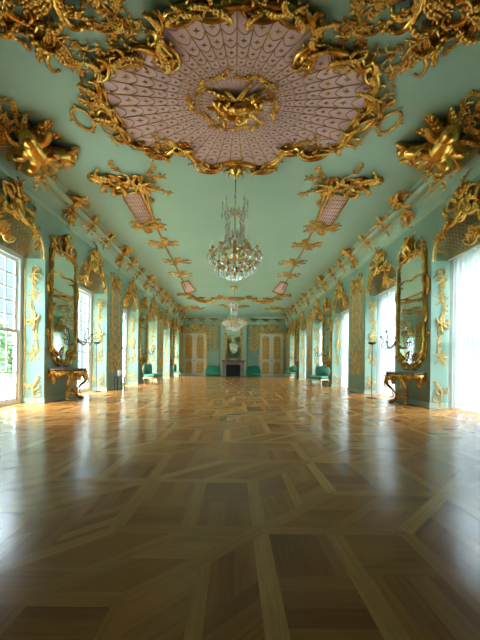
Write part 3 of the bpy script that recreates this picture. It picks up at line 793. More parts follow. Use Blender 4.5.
# mid border between the two end panels
org = CP(233, 298); q = MB(); q.scroll('C', 0, 0, PI, 1.4, .09, 1.4)
for a in (-.2, .2, PI - .2, PI + .2, 1.57, -1.57): q.leaf(0, 0, a, .8, .3, .4, 4)
rs = MB(); shell(rs, 0, 0, PI / 2, .35)
t = thing('ceiling_rosette', 'gilt shell rosette closing the ceiling border at the far end', 'ceiling rosette', frame('C', (0.0, org[1], ZC))); q.build('scroll', G, t); rs.build('shell', G, t)
org = CP(233.5, 306); q = MB(); rr = random.Random(9)
for k in range(9): spray(q, rr, rr.uniform(.9, 1.5), rr.choice((0, PI)) + rr.uniform(-.7, .7), .8, .2)
for k in range(12): q.leaf(rr.uniform(-.8, .8), rr.uniform(-.2, .2), rr.uniform(0, 6.28), .5, .25, 1, 3)
for k in range(6): q.flower(rr.uniform(-.6, .6), rr.uniform(-.2, .3), .16, .1)
t = thing('gilded_flower_bouquet', 'dark gilt flower bouquet on the ceiling above the chimney breast', 'stucco ornament', frame('C', (0, org[1], ZC))); q.build('bouquet', G, t)
# far corner shells
org = CP(188, 307); sh = MB(); rr = random.Random(14)
for k in range(8): a = -.9 + k * .25; sh.leaf(0, 0, a, rr.uniform(.9, 1.5), .3, .3, 3)
for k in range(3): sh.scroll('C', .2 * k - .3, .1, .6 * k, .9, .1)
ceil_pair('gilded_corner_shell', 'spiky gilt shell in the far %s corner of the ceiling', 'stucco ornament', org, [('shell_leaves', sh, G)], 1.0, 0, 'far corner shells')
# oval wreaths + thin garlands beside the medallion
org = CP(83, 118); wr = MB(); rr = random.Random(2); ov = [(.17 * math.cos(2 * PI * i / 24), .28 * math.sin(2 * PI * i / 24)) for i in range(24)]
wr.tube(ov, .025, 6, 1, True)
for i in range(0, 24, 1): a = 2 * PI * i / 24; wr.ell((ov[i][0] * 1.05, ov[i][1] * 1.05, .03), (.05, .022, .022), a + 1 + rr.uniform(-.4, .4), 6, 4)
for i in range(4): wr.leaf(ov[i * 6][0], ov[i * 6][1], 2 * PI * i / 4, .14, .08, 1, 2, nx=5, ny=6)
ceil_pair('oval_wreath', 'small oval gilt wreath on the %s side of the pink medallion', 'wreath', org, [('ring', wr, G)], 1, 0, 'oval wreaths')
org = CP(85, 80)
gl = MB(); rr = random.Random(6)
for pts in ([(48, 30), (60, 48), (70, 62), (78, 68), (82, 85), (87, 102), (96, 118), (108, 135), (118, 146)], [(63, 35), (72, 42), (79, 45), (84, 58), (80, 70)], [(90, 104), (100, 104), (106, 110), (104, 118)], [(40, 28), (60, 40), (74, 60), (77, 70)]):
    pp = spline(loc(pts, org), 5); gl.vine(pp, .016, rr, .10, 3, .15)
for p in ((78, 68), (87, 102), (99, 108), (82, 47)):
    c = loc([p], org)[0]; gl.scroll('S', c[0], c[1], rr.uniform(0, 3), .3, .022); gl.leaf(c[0], c[1], rr.uniform(0, 6), .2, .09, 1, 3, nx=5, ny=7)
ceil_pair('gilded_garland', 'thin gilt garland trailing beside the %s edge of the pink medallion', 'garland', org, [('vine', gl, G)], 1, 0, 'thin ceiling garlands')
# scrolls and sprays beyond the near corners
org = CP(52, 33); q = MB(); rr = random.Random(17)
q.leaf(-.2, -.2, 1.0, .9, .25, .9, 4); q.leaf(-.25, .0, 1.5, .55, .18, 1.2, 4, lift=.1); q.scroll('S', 0, -.1, 1.3, .7, .05)
for k in range(5): spray(q, rr, .5, k * .5 - .8, 1, .08)
ceil_pair('gilded_tendril', 'gilt acanthus tendril hanging from the near %s scroll cluster', 'stucco ornament', CP(44, 50), [('acanthus', q, G)], .8, 0, 'near ceiling tendrils')
org = CP(115, 22); q = MB()
q.scroll('C', -.1, 0, .2, .45, .03); q.scroll('S', .1, .05, -.6, .5, .03)
for k in range(6): spray(q, rr, .38, k * 1.05, 1, .07)
ceil_pair('gilded_twig', 'gilt flowering twig between the near %s cluster and the medallion', 'stucco ornament', org, [('twig', q, G)], 1, 0, 'near ceiling twigs')
# rosette that carries the chandelier
CY1, CY2 = CP(233, 168)[1], 20.2
# ------------------------------------------------------------------ big figure trophies on the cornice, near the camera
def trophy(side):
    rr = random.Random(8 if side == 'L' else 9); s_ = 1 if side == 'L' else -1; fl = side == 'R'
    wv = Vector((.5 * s_, 0, -.86)).normalized(); v = Vector((0, -1, 0)); u = v.cross(wv)       # u points away from the wall on both sides once mirrored
    mw = frame((tuple(u), tuple(v), tuple(wv)), ((-4.30 if side == 'L' else 4.25), 7.25 if side == 'L' else 7.0, 5.58), fl and False)
    if side == 'R': mw = mw @ Matrix.Diagonal((-1, 1, 1, 1))
    t = thing('gilded_figure_group', ('draped gilt putti and foliage on the cornice above the nearest left window' if side == 'L' else 'draped gilt putti and foliage on the cornice above the nearest right window'), 'sculpture', mw, 'gilded figure groups')
    d = MB(); drapery(d, .10, .18, -2.0, .95, .85, .28, 3); drapery(d, .1, .05, -1.1, .8, .5, .24, 4); drapery(d, .05, .2, -2.8, .6, .5, .24, 5); d.build('drapery', G, t)
    q = MB(); add_figure(q, 'sit', .02, .25, -.2, 1.1, False, .22); p = q.build('putto', G, t); q = MB(); add_hair(q, 'sit', .02, .25, -.2, 1.1, False, .22); q.build('hair', G, p)
    q = MB(); add_figure(q, 'fly', .28, -.05, -.9, .8, False, .2); p = q.build('putto', G, t); q = MB(); add_hair(q, 'fly', .28, -.05, -.9, .8, False, .2); q.build('hair', G, p)
    q = MB()
    for a, L, x, y in ((-.5, .8, .35, -.3), (.35, .75, .35, .35), (.6, .85, .3, .4), (-.15, .7, .4, -.1), (-1.2, .6, .3, -.3), (1.3, .6, .1, .5), (.1, .6, .45, .1), (2.2, .5, -.1, .3)): q.leaf(x, y, a, L, .24, rr.choice((-.9, .9)), 4, .45)
    q.leaf(.25, .35, .75, 1.15, .42, -1.1, 7, .4); q.leaf(.3, .2, .15, 1.05, .40, -.9, 7, .4); q.leaf(.3, -.1, -.7, .9, .36, .8, 6, .4)
    for k in range(3): q.scroll('C', .3, -.1 + .2 * k, 1 + k, .5, .045)
    q.build('acanthus', G, t)
    for k in range(7):
        q = MB(); a = .9 + k * .28; q.push(-.05 + .3 * math.cos(a), .2 + .3 * math.sin(a)); spray(q, rr, .8, a, .8, .11, 10, .6); q.pop(); q.build('flower_spray', G, t)
trophy('L'); trophy('R')

# ------------------------------------------------------------------ cornice ornaments in each bay
def tilt(side, y, z=5.46, dx=.13, a=.62):
    s_ = 1 if side == 'L' else -1; wv = Vector((math.cos(a) * s_, 0, -math.sin(a))); u = Vector((0, s_, 0)); v = wv.cross(u)
    if v.z < 0: v = -v; u = -u
    u = v.cross(wv)
    return frame((tuple(u), tuple(v), tuple(wv)), ((XL + dx if side == 'L' else XR - dx), y, z))
def orn_strap(seed):
    rr = random.Random(seed); q = MB()
    q.scroll('S', 0, .05, 1.4, .62, .04, 1.3); q.leaf(0, -.1, -1.6, .4, .17, .7, 3); q.leaf(.02, .1, 1.2, .42, .2, 1, 4); q.leaf(-.05, 0, 2.6, .3, .14, 1, 3); q.leaf(.05, 0, .2, .34, .14, -1, 3)
    for k in range(6): spray(q, rr, .42, k * 1.05 + .4, .9, .08)
    q.flower(0, .02, .09, .05); return q
def orn_tall(seed):
    rr = random.Random(seed); q = MB()
    q.scroll('S', .0, .25, 1.35, .9, .055, 1.4); q.scroll('C', .08, .05, .4, .45, .04)
    for a, L in ((1.3, .75), (1.9, .6), (.8, .55), (-1.4, .45), (-2.2, .3), (2.7, .3)): q.leaf(0, .08, a, L, .22, rr.choice((-1, 1)), 4, .5)
    for k in range(6): spray(q, rr, .5, k * 1.05, .9, .09)
    return q
straps = [orn_strap(50 + i).build('cornice_strap', G) for i in range(3)]
talls = [orn_tall(60 + i).build('cornice_flame', G) for i in range(3)]
def first_or_dup(src, used=set()):
    if src.name in used: 
        c = src.copy(); C.objects.link(c); return c
    used.add(src.name); return src
i = 0
for side in 'LR':
    for k, p in enumerate(PSD[side]):
        if k == 0: continue
        nm = ORD[k - 1]
        for off, where in ((-OPN * .80, 'over the camera-side edge of'), (-OPN * .22, 'over the far edge of')):
            if k == 1 and off < -1: continue
            o = first_or_dup(straps[i % 3]); i += 1; o.matrix_world = tilt(side, p + off) @ Matrix.Diagonal((1.25 if i % 2 else -1.25, 1.25, 1.1, 1))
            tag(o, 'small gilt leaf strap on the cornice %s the %s %s window' % (where, nm, SIDE[side]), 'stucco ornament', 'cornice leaf straps')
        o = first_or_dup(talls[i % 3]); o.matrix_world = tilt(side, p + PW / 2 + .1, 5.62, .26, .95) @ Matrix.Diagonal((1 if k % 2 else -1, 1, 1, 1))
        tag(o, 'flame-shaped gilt leaf tuft rising from the cornice above the %s %s pier' % (nm, SIDE[side]), 'stucco ornament', 'cornice flame tufts')
        o = first_or_dup(straps[(i + 1) % 3]); o.matrix_world = tilt(side, p + PW / 2 + .15, 5.3, .1, .3)
        tag(o, 'small gilt leaf strap on the cornice straight above the %s %s pier' % (nm, SIDE[side]), 'stucco ornament', 'cornice leaf straps')
# along the end wall cornice
for j, x in enumerate((-4.1, -3.0, -1.9, 1.9, 3.0, 4.1)):
    c = straps[j % 3].copy(); C.objects.link(c); c.matrix_world = frame(((1, 0, 0), (0, .5, .86), (0, -.86, .5)), (x, YE - .2, 5.35), False, .8, PI / 2)
    tag(c, 'small gilt strap on the end wall cornice, %s from the left' % ['first', 'second', 'third', 'fourth', 'fifth', 'sixth'][j], 'stucco ornament', 'end wall cornice straps')

# ------------------------------------------------------------------ crowns above the windows
def crown(seed):
    rr = random.Random(seed); q = MB(); GW = G
    t = bpy.data.objects.new('window_crown', None); C.objects.link(t)
    for s_ in (-1, 1):
        q.push(0, 0, 0, 1, s_ < 0)
        q.scroll('C', .3, -.05, -.35, .62, .06, 1.6); q.scroll('S', .62, -.28, -.7, .6, .045, 1.4); q.scroll('C', .16, .22, 1.1, .4, .045)
        for a, L, x, y in ((.1, .5, .2, .05), (-.5, .5, .4, -.1), (-.9, .5, .65, -.25), (.9, .4, .15, .2), (-1.2, .4, .8, -.45), (.5, .4, .45, .0)): q.leaf(x, y, a, L, .2, rr.choice((-1.1, 1.1)), 4, .45)
        q.pop()
    for k in range(4): q.scroll('C', 0, -.05, k * 1.5, .5, .05, 1.7)
    q.build('cartouche', GW, t)
    f = MB(); 
    for a, L in ((1.2, .5), (1.6, .62), (2.0, .5), (2.4, .35), (.8, .35)): f.leaf(0, .22, a, L, .18, rr.choice((-.8, .8)), 3, .5)
    shell(f, 0, .3, PI / 2, .3); f.build('finial', GW, t)
    s = MB()
    for k in range(6): s.push((k - 2.5) * .28, -.05 - abs(k - 2.5) * .1); spray(s, rr, .35, 1.57 + (2.5 - k) * .5, .9, .08, 7, .6); s.pop()
    s.build('flower_spray', GW, t)
    return t
cr0 = crown(71); first = True
for side in 'LR':
    X = XL + .02 if side == 'L' else XR - .02
    for k, p in enumerate(PSD[side]):
        if k == 0: continue
        mw = frame(side, (X, p - OPN / 2, ARC + .02), k % 2 == 0, .92)
        lab = 'gilt cartouche crown over the %s %s window arch' % (ORD[k - 1], SIDE[side])
        if first: cr0.matrix_world = mw; tag(cr0, lab, 'stucco ornament', 'window crowns'); first = False
        else: dup(cr0, mw, lab, 'window crowns')

# small gilt pendants inside each niche
def niche_orn():
    rr = random.Random(81); q = MB(); q.scroll('C', -.28, 0, .2, .4, .03); q.scroll('C', .28, 0, -.2, .4, .03, 1.5, True)
    for a in (.3, 1.0, 1.6, 2.1, 2.8): q.leaf(0, -.05, a, .3, .12, rr.choice((-1, 1)), 3)
    for k in range(6): q.push((k - 2.5) * .15, 0); spray(q, rr, .25, .5 + k * .45, .9, .06); q.pop()
    return q.build('niche_cartouche', G)
n0 = niche_orn(); first = True
for side in 'LR':
    sg = -1 if side == 'L' else 1; X = (XL if side == 'L' else XR) + sg * (REC - .22)
    s_ = -sg; wv = Vector((s_ * .8, 0, -.6)); u = Vector((0, s_, 0)); v = wv.cross(u); 
    for k, p in enumerate(PSD[side]):
        if k == 0: continue
        o = n0 if first else n0.copy()
        if not first: C.objects.link(o)
        first = False
        o.matrix_world = frame((tuple(v.cross(wv)), tuple(v), tuple(wv)), (X, p - OPN / 2, HEAD + .16))
        tag(o, 'low gilt leaf cartouche in the niche just above the %s %s window frame' % (ORD[k - 1], SIDE[side]), 'stucco ornament', 'niche cartouches')

# ------------------------------------------------------------------ reveal ornaments (on the window jambs facing down the room)

def rv_scroll():
    rr = random.Random(91); q = MB(); q.scroll('C', 0, .05, 1.2, .42, .022); q.scroll('S', -.02, -.2, 1.7, .45, .02)
    for a in (.4, 1.4, 2.3, -1.2, -2): q.leaf(0, 0, a, .26, .11, rr.choice((-1, 1)), 3)
    spray(q, rr, .4, -1.6, .5, .06); return q
def rv_big():
    rr = random.Random(92); q = MB(); q.scroll('C', -.02, .12, .3, .34, .024); q.scroll('S', .05, -.08, 1.3, .4, .022); q.scroll('C', 0, -.12, 2.0, .3, .02)
    for a, L in ((.2, .24), (1.0, .26), (2.0, .26), (2.9, .24), (-1.2, .3), (-2.1, .25), (1.5, .32)): q.leaf(0, .05, a, L, .12, rr.choice((-1, 1)), 3)
    q.push(.02, -.25); spray(q, rr, .5, -1.4, .8, .07); q.pop(); q.push(0, .2); spray(q, rr, .35, 1.8, .8, .06); q.pop(); return q
def rv_flower():
    rr = random.Random(93); q = MB()
    for k in range(5): spray(q, rr, .24, k * 1.25 + .3, 1.4, .045, 7, .5, .008)
    q.flower(0, 0, .06); return q
def rv_foot():
    rr = random.Random(94); q = MB(); q.scroll('J', .2, .3, -2.2, .5, .03, 1.0); q.leaf(-.1, -.02, 2.6, .22, .1, -1, 3); q.leaf(0, -.05, .1, .25, .11, 1, 3)
    spray(q, rr, .35, 1.0, 1, .05); spray(q, rr, .3, 2.8, -1, .05); return q
RV = [('gilded_scroll', rv_scroll().build('gilded_scroll', GWM), 3.25, 'scroll spray high'), ('gilded_flower', rv_flower().build('gilded_flower', GWM), 2.72, 'flower sprig above the middle'),
      ('gilded_spray', rv_big().build('gilded_spray', GWM), 2.05, 'large leafy cartouche at mid height'), ('gilded_sprig', rv_flower().build('gilded_sprig', GWM), 1.25, 'little hanging sprig below the middle'),
      ('gilded_foot_scroll', rv_foot().build('gilded_foot_scroll', GWM), .38, 'curling foot scroll low')]
for nm, src, z, what in RV:
    first = True
    for side in 'LR':
        sg = -1 if side == 'L' else 1; X = (XL if side == 'L' else XR) + sg * REC * .48
        for k, p in enumerate(PSD[side]):
            if k == 0: continue
            o = src if first else src.copy()
            if not first: C.objects.link(o)
            first = False
            o.matrix_world = frame('E', (X, p - .004, z), side == 'R', .92)
            tag(o, 'gilt %s on the far reveal of the %s %s window' % (what, ORD[k - 1], SIDE[side]), 'stucco ornament', what + ' on window reveals')
    # thin gilt edge lines are built with the wall frames below
# gilt edge fillets: one per pier corner
ed = MB(); ed.box((-.014, 0, 0), (.014, 3.5, .016)); e0 = ed.build('gilded_fillet', GWM, smooth=False); first = True
for side in 'LR':
    X = XL if side == 'L' else XR; sg = -1 if side == 'L' else 1
    for k, p in enumerate(PSD[side]):
        if k == 0: continue
        o = e0 if first else e0.copy()
        if not first: C.objects.link(o)
        first = False; o.matrix_world = frame('E', (X + sg * .5, p, .2), False)
        tag(o, 'thin gilt strip beside the frame of the %s %s window' % (ORD[k - 1], SIDE[side]), 'trim strip', 'gilt strips on window reveals')

# ------------------------------------------------------------------ arabesque pier panels
def arabesque(seed, W=1.5, z0=.55, z1=4.72):
    rr = random.Random(seed); t = bpy.data.objects.new('pier_arabesque', None); C.objects.link(t)
    b = MB(); hw = W / 2
    for s_ in (-1, 1):
        pts = spline([(s_ * hw * .95, z0 + .25), (s_ * hw, z0 + .9), (s_ * hw * .88, z0 + 1.5), (s_ * hw * .98, z0 + 2.4), (s_ * hw * .9, z1 - .8), (s_ * hw * .97, z1 - .25)], 6)
        b.tube(pts, .014, 5)
        for i in range(2, len(pts), 3):
            x, y = pts[i]; b.leaf(x, y, PI / 2 + s_ * rr.uniform(.4, 1.3), .17, .07, s_, 2, nx=5, ny=6)
    b.build('border', GWM, t)
    c = MB()                                     # lower oval cartouche
    ov = [(.42 * math.cos(2 * PI * i / 30), 1.32 + .55 * math.sin(2 * PI * i / 30)) for i in range(30)]; c.tube(ov, .016, 5, 1, True)
    for s_ in (-1, 1):
        c.push(0, 0, 0, 1, s_ < 0)
        for (x, y, a, s, k) in ((.2, 1.65, .9, .42, 'C'), (.27, 1.3, 1.6, .45, 'S'), (.2, .98, -.8, .4, 'C'), (.45, 1.75, 1.2, .4, 'C'), (.45, .9, -1.1, .38, 'C'), (.18, 1.35, 1.2, .3, 'C')): c.scroll(k, x, y, a, s, .024)
        for k in range(7): a = -1.2 + k * .4; c.push(.42 * math.cos(a), 1.32 + .55 * math.sin(a)); spray(c, rr, .24, a + .5, 1, .06, 6); c.pop()
        c.pop()
    for k in range(8): c.leaf(0, 1.35, k * PI / 4, .24, .1, .7, 3)
    c.flower(0, 1.35, .1, .03); c.build('cartouche', GWM, t)
    a_ = MB()                                    # middle filigree
    a_.tube([(0, 1.9), (0, 4.1)], .012, 5)
    for z in (2.15, 2.5, 2.85, 3.2, 3.55, 3.9):
        for s_ in (-1, 1):
            a_.push(0, 0, 0, 1, s_ < 0); k = rr.uniform(.9, 1.1)
            a_.scroll('C', .17, z, .9, .36 * k, .018); a_.scroll('S', .42, z + .1, 1.4, .42, .018); a_.scroll('J', .08, z + .16, .2, .42, .016, 1.2)
            a_.push(.3, z); spray(a_, rr, .26, .9, 1.0, .055, 6, .6); a_.pop(); a_.pop()
        a_.flower(0, z, .055)
    a_.build('filigree', GWM, t)
    u = MB()                                     # upper trophy
    for s_ in (-1, 1):
        u.push(0, 0, 0, 1, s_ < 0)
        for (x, y, a, s, k) in ((.25, 4.2, .5, .5, 'C'), (.42, 4.0, -.7, .45, 'S'), (.2, 4.48, 1.0, .42, 'C'), (.5, 4.4, 1.3, .4, 'C')): u.scroll(k, x, y, a, s, .032)
        for k in range(5): u.leaf(.15, 4.2, -.6 + k * .5, .36, .14, rr.choice((-1, 1)), 4)
        u.pop()
    shell(u, 0, 4.2, PI / 2, .28); u.build('trophy', G, t)
    return t
ar0 = arabesque(101); first = True
for side in 'LR':
    X = XL if side == 'L' else XR
    for k in (2, 4):
        mw = frame(side, (X, PSD[side][k] + PW / 2, 0)); lab = 'gilt arabesque filling the %s %s pier, between two windows' % (ORD[k - 1], SIDE[side])
        if first: ar0.matrix_world = mw; tag(ar0, lab, 'stucco ornament', 'arabesque pier panels'); first = False
        else: dup(ar0, mw, lab, 'arabesque pier panels')
    mw = frame(side, (X, (PSD[side][6] + YE) / 2, 0)); dup(ar0, mw, 'gilt arabesque on the last %s pier next to the end wall' % SIDE[side], 'arabesque pier panels')

# ------------------------------------------------------------------ pier mirrors
def pier_mirror():
    t = bpy.data.objects.new('pier_mirror', None); C.objects.link(t); hw = .69
    outline = spline([(-hw, 1.55), (-hw + .1, 1.28), (-.32, 1.12), (0, 1.05), (.32, 1.12), (hw - .1, 1.28), (hw, 1.55), (hw, 2.6), (hw - .03, 3.6), (hw - .04, 3.98), (.3, 4.06), (0, 4.12), (-.3, 4.06), (-hw + .04, 3.98), (-hw + .03, 3.6), (-hw, 2.6)], 5, True)
    g = MB(); g.prism(outline, .02, .035); g.build('mirror_glass', M['mirror'], t, smooth=False)
    rr = random.Random(31); f = MB(); f.tube([(x, y, .03) for x, y in outline], lambda q: .040 + .010 * math.sin(q * 2 * PI * 40), 8, 1.0, True, .3)
    f.tube([(x * 1.12, 2.6 + (y - 2.6) * 1.035, .01) for x, y in outline], .018, 6, 1, True)
    for s_ in (-1, 1):
        f.push(0, 0, 0, 1, s_ < 0)
        for z in (1.6, 1.95, 2.3, 2.6, 2.95, 3.3, 3.65):
            f.leaf(hw + .02, z, PI / 2 + rr.uniform(-.3, .3), .26, .11, rr.choice((-.9, .9)), 4, .5); f.leaf(hw, z - .1, -PI / 2 + rr.uniform(-.4, .4), .20, .09, rr.choice((-.9, .9)), 3, .5)
        f.scroll('S', hw + .02, 2.2, PI / 2, .7, .045); f.scroll('C', hw + .03, 3.1, PI / 2, .5, .04, 1.5, True); f.scroll('S', hw - .02, 1.5, 1.9, .5, .045)
        f.pop()
    f.build('frame', G, t)
    b = MB()
    for s_ in (-1, 1):
        b.push(0, 0, 0, 1, s_ < 0)
        b.scroll('C', .28, 1.15, .5, .5, .05, 1.7); b.scroll('S', .5, 1.38, 1.0, .5, .045); b.scroll('C', .14, 1.05, -.2, .3, .04)
        for a, L, x, y in ((.3, .3, .1, 1.1), (.9, .35, .3, 1.2), (1.4, .4, .15, 1.15), (.1, .3, .4, 1.25), (-.6, .25, .1, 1.05)): b.leaf(x, y, a, L, .14, rr.choice((-1, 1)), 4, .5)
        b.pop()
    for k in range(5): b.push(0, 1.2); spray(b, rr, .34, .5 + k * .5, .8, .07, 7, .7); b.pop()
    b.build('bottom_carving', G, t)
    c = MB(); c.tube([(-hw, 3.42, .04), (-.3, 3.46, .04), (0, 3.40, .04), (.3, 3.46, .04), (hw, 3.42, .04)], .022, 6); c.leaf(0, 3.42, 0, .3, .1, 0, 3); c.leaf(0, 3.42, PI, .3, .1, 0, 3)
    for s_ in (-1, 1): c.scroll('C', s_ * .4, 3.46, 0, .32, .02)
    c.build('crossbar', G, t)
    c = MB(); c.tube([(-hw, 2.98, .04), (-.3, 2.95, .04), (.3, 2.95, .04), (hw, 2.98, .04)], .02, 6); c.build('crossbar', G, t)
    cr_ = MB()
    for s_ in (-1, 1):
        cr_.push(0, 0, 0, 1, s_ < 0)
        cr_.scroll('C', .3, 4.12, .3, .55, .05); cr_.scroll('S', .6, 4.02, 1.5, .45, .045)
        for a, L, x, y in ((.3, .35, .2, 4.1), (1.1, .35, .55, 4.1), (1.5, .35, .62, 4.15), (.0, .3, .4, 4.05), (1.9, .3, .3, 4.15)): cr_.leaf(x, y, a, L, .15, rr.choice((-1, 1)), 4, .5)
        cr_.pop()
    for a, L in ((1.57, .6), (1.2, .5), (1.95, .5), (.8, .4), (2.4, .4)): cr_.leaf(0, 4.15, a, L, .17, rr.choice((-.8, .8)), 4, .5)
    cr_.build('crest', G, t)
    q = MB(); add_figure(q, 'sit', -.06, 4.32, .1, .5, False, .05); q.build('putto', G, t)
    return t
pm = pier_mirror(); first = True
def console():
    t = bpy.data.objects.new('console_table', None); C.objects.link(t); rr = random.Random(7)
    # local frame: x along the wall, y up, z out from the wall
    edge = [(-.78, 0)] + [(.78 * math.sin(a) * (1 - .05 * math.cos(3 * a)), .50 * math.cos(a) ** .6 + .03 * math.cos(6 * a)) for a in [(-PI / 2 + .02 + (PI - .04) * i / 24) for i in range(25)]] + [(.78, 0)]
    n = len(edge); vs = [(x, .84, z) for x, z in edge] + [(x, .885, z) for x, z in edge]
    m = MB(); m.add(vs, [tuple(range(n)), tuple(range(2 * n - 1, n - 1, -1))] + [(i, n + i, n + (i + 1) % n, (i + 1) % n) for i in range(n)]); m.build('table_top', M['tabletop'], t, smooth=False)
    a = MB(); e2 = [(x * .93, .78, max(.0, z - .04)) for x, z in edge]
    a.tube3(e2, .055, 8)
    for i in range(1, n - 1, 1): x, y, z = e2[i]; a.ell((x, .74 - .04 * math.sin(i * .8), z + .02), (.055, .075, .045), 0, 7, 5)
    for i in range(2, n - 1, 4): x, y, z = e2[i]; a.push(x, .75, 0, 1, False, z + .02); a.leaf(0, 0, -PI / 2 - x * .8, .22, .14, rr.choice((-.8, .8)), 3, .5); a.leaf(0, 0, 0 if x > 0 else PI, .2, .1, rr.choice((-.8, .8)), 3, .5); a.pop()
    for s_ in (-1, 1): a.push(s_ * .70, .70, 0, 1, s_ < 0, .12); a.scroll('C', 0, -.05, 1.4, .26, .04); a.leaf(0, 0, -1.6, .24, .12, .6, 3); a.pop()
    a.push(0, .74, 0, 1, False, .47); shell(a, 0, -.02, -PI / 2, .15); a.pop()
    a.build('apron', G, t)
    for s_ in (-1, 1):
        g = MB(); pts = spline([(s_ * .40, .76, .40), (s_ * .50, .68, .46), (s_ * .52, .52, .42), (s_ * .40, .36, .30), (s_ * .28, .22, .24), (s_ * .30, .09, .28), (s_ * .40, .03, .34)], 6)
        g.tube3(pts, lambda q: .06 - .025 * math.sin(PI * q) + .01 * math.sin(q * 20), 8); g.ell((s_ * .42, .035, .36), (.06, .035, .06), 0, 8, 5)
        g.push(s_ * .5, .66, 0, 1, s_ < 0, .46); g.leaf(0, 0, -PI / 2, .28, .12, -.4, 3); g.pop(); g.push(s_ * .3, .2, 0, 1, s_ < 0, .3); g.leaf(0, 0, 1.2, .24, .1, .6, 3); g.leaf(0, 0, -.6, .2, .1, .6, 3); g.pop()
        g.build('leg', G, t)
    s = MB(); s.tube3(spline([(-.30, .17, .26), (-.15, .2, .3), (0, .16, .32), (.15, .2, .3), (.30, .17, .26)], 5), .03, 7)
    s.push(0, .2, 0, 1, False, .3); shell(s, 0, 0, PI / 2, .14); s.leaf(0, 0, 1.0, .22, .1, .8, 3); s.leaf(0, 0, 2.1, .22, .1, -.8, 3); s.pop(); s.build('stretcher', G, t)
    return t
ct = console()
def sconce():
    t = bpy.data.objects.new('candle_sconce', None); C.objects.link(t)
    a = MB(); a.ell((0, 0, .03), (.05, .09, .04)); a.build('wall_plate', M['iron'], t)
    for j, (dx, dy, dz) in enumerate(((.10, .18, .42), (-.12, .02, .36), (.02, .34, .30))):
        a = MB(); pts = spline([(0, 0, .04), (dx * .6, -.12, dz * .4), (dx * 1.2, -.14, dz * .75), (dx, -.02, dz * .95), (dx * .7, .04, dz * .8), (dx * .9, dy * .6, dz * .85), (dx, dy, dz)], 6)
        a.tube3(pts, .013, 6); ar = a.build('arm', M['iron'], t)
        b = MB(); b.push(dx, dy, 0, 1, False, dz); b.tube3([(0, 0, 0), (0, .02, 0)], .045, 10); b.tube3([(0, .02, 0), (0, .05, 0)], .018, 8); b.pop(); b.build('drip_pan', M['iron'], ar)
        b = MB(); b.tube3([(dx, dy + .05, dz), (dx, dy + .17, dz)], .012, 8); b.build('candle', M['candle'], ar)
    return t
sc0 = sconce(); fs_ = True
for side in 'LR':
    X = XL if side == 'L' else XR
    for j, k in enumerate((1, 3, 5)):
        yc = PSD[side][k] + PW / 2; mw = frame(side, (X, yc, 0), j % 2 == 1)
        lab = 'tall gilt-framed mirror on the %s %s pier, its crest touching the cornice' % (ORD[k - 1], SIDE[side])
        if first: pm.matrix_world = mw; tag(pm, lab, 'mirror', 'pier mirrors'); first = False
        else: dup(pm, mw, lab, 'pier mirrors')
        if k == 1:
            lab = 'gilt console table with dark marble top under the nearest %s mirror' % SIDE[side]
            if side == 'L': ct.matrix_world = frame(side, (X + .01, yc, 0)); tag(ct, lab, 'console table', 'gilt console tables')
            else: dup(ct, frame(side, (X - .01, yc, 0)), lab, 'gilt console tables')
        s_ = 1 if side == 'L' else -1
        lab = 'dark curling three-armed candle sconce beside the %s %s mirror' % (ORD[k - 1], SIDE[side])
        mw = frame(side, (X + s_ * .03, yc + .80, 1.72), side == 'R', 1.0)
        if fs_: sc0.matrix_world = mw; tag(sc0, lab, 'sconce', 'candle sconces'); fs_ = False
        else: dup(sc0, mw, lab, 'candle sconces')

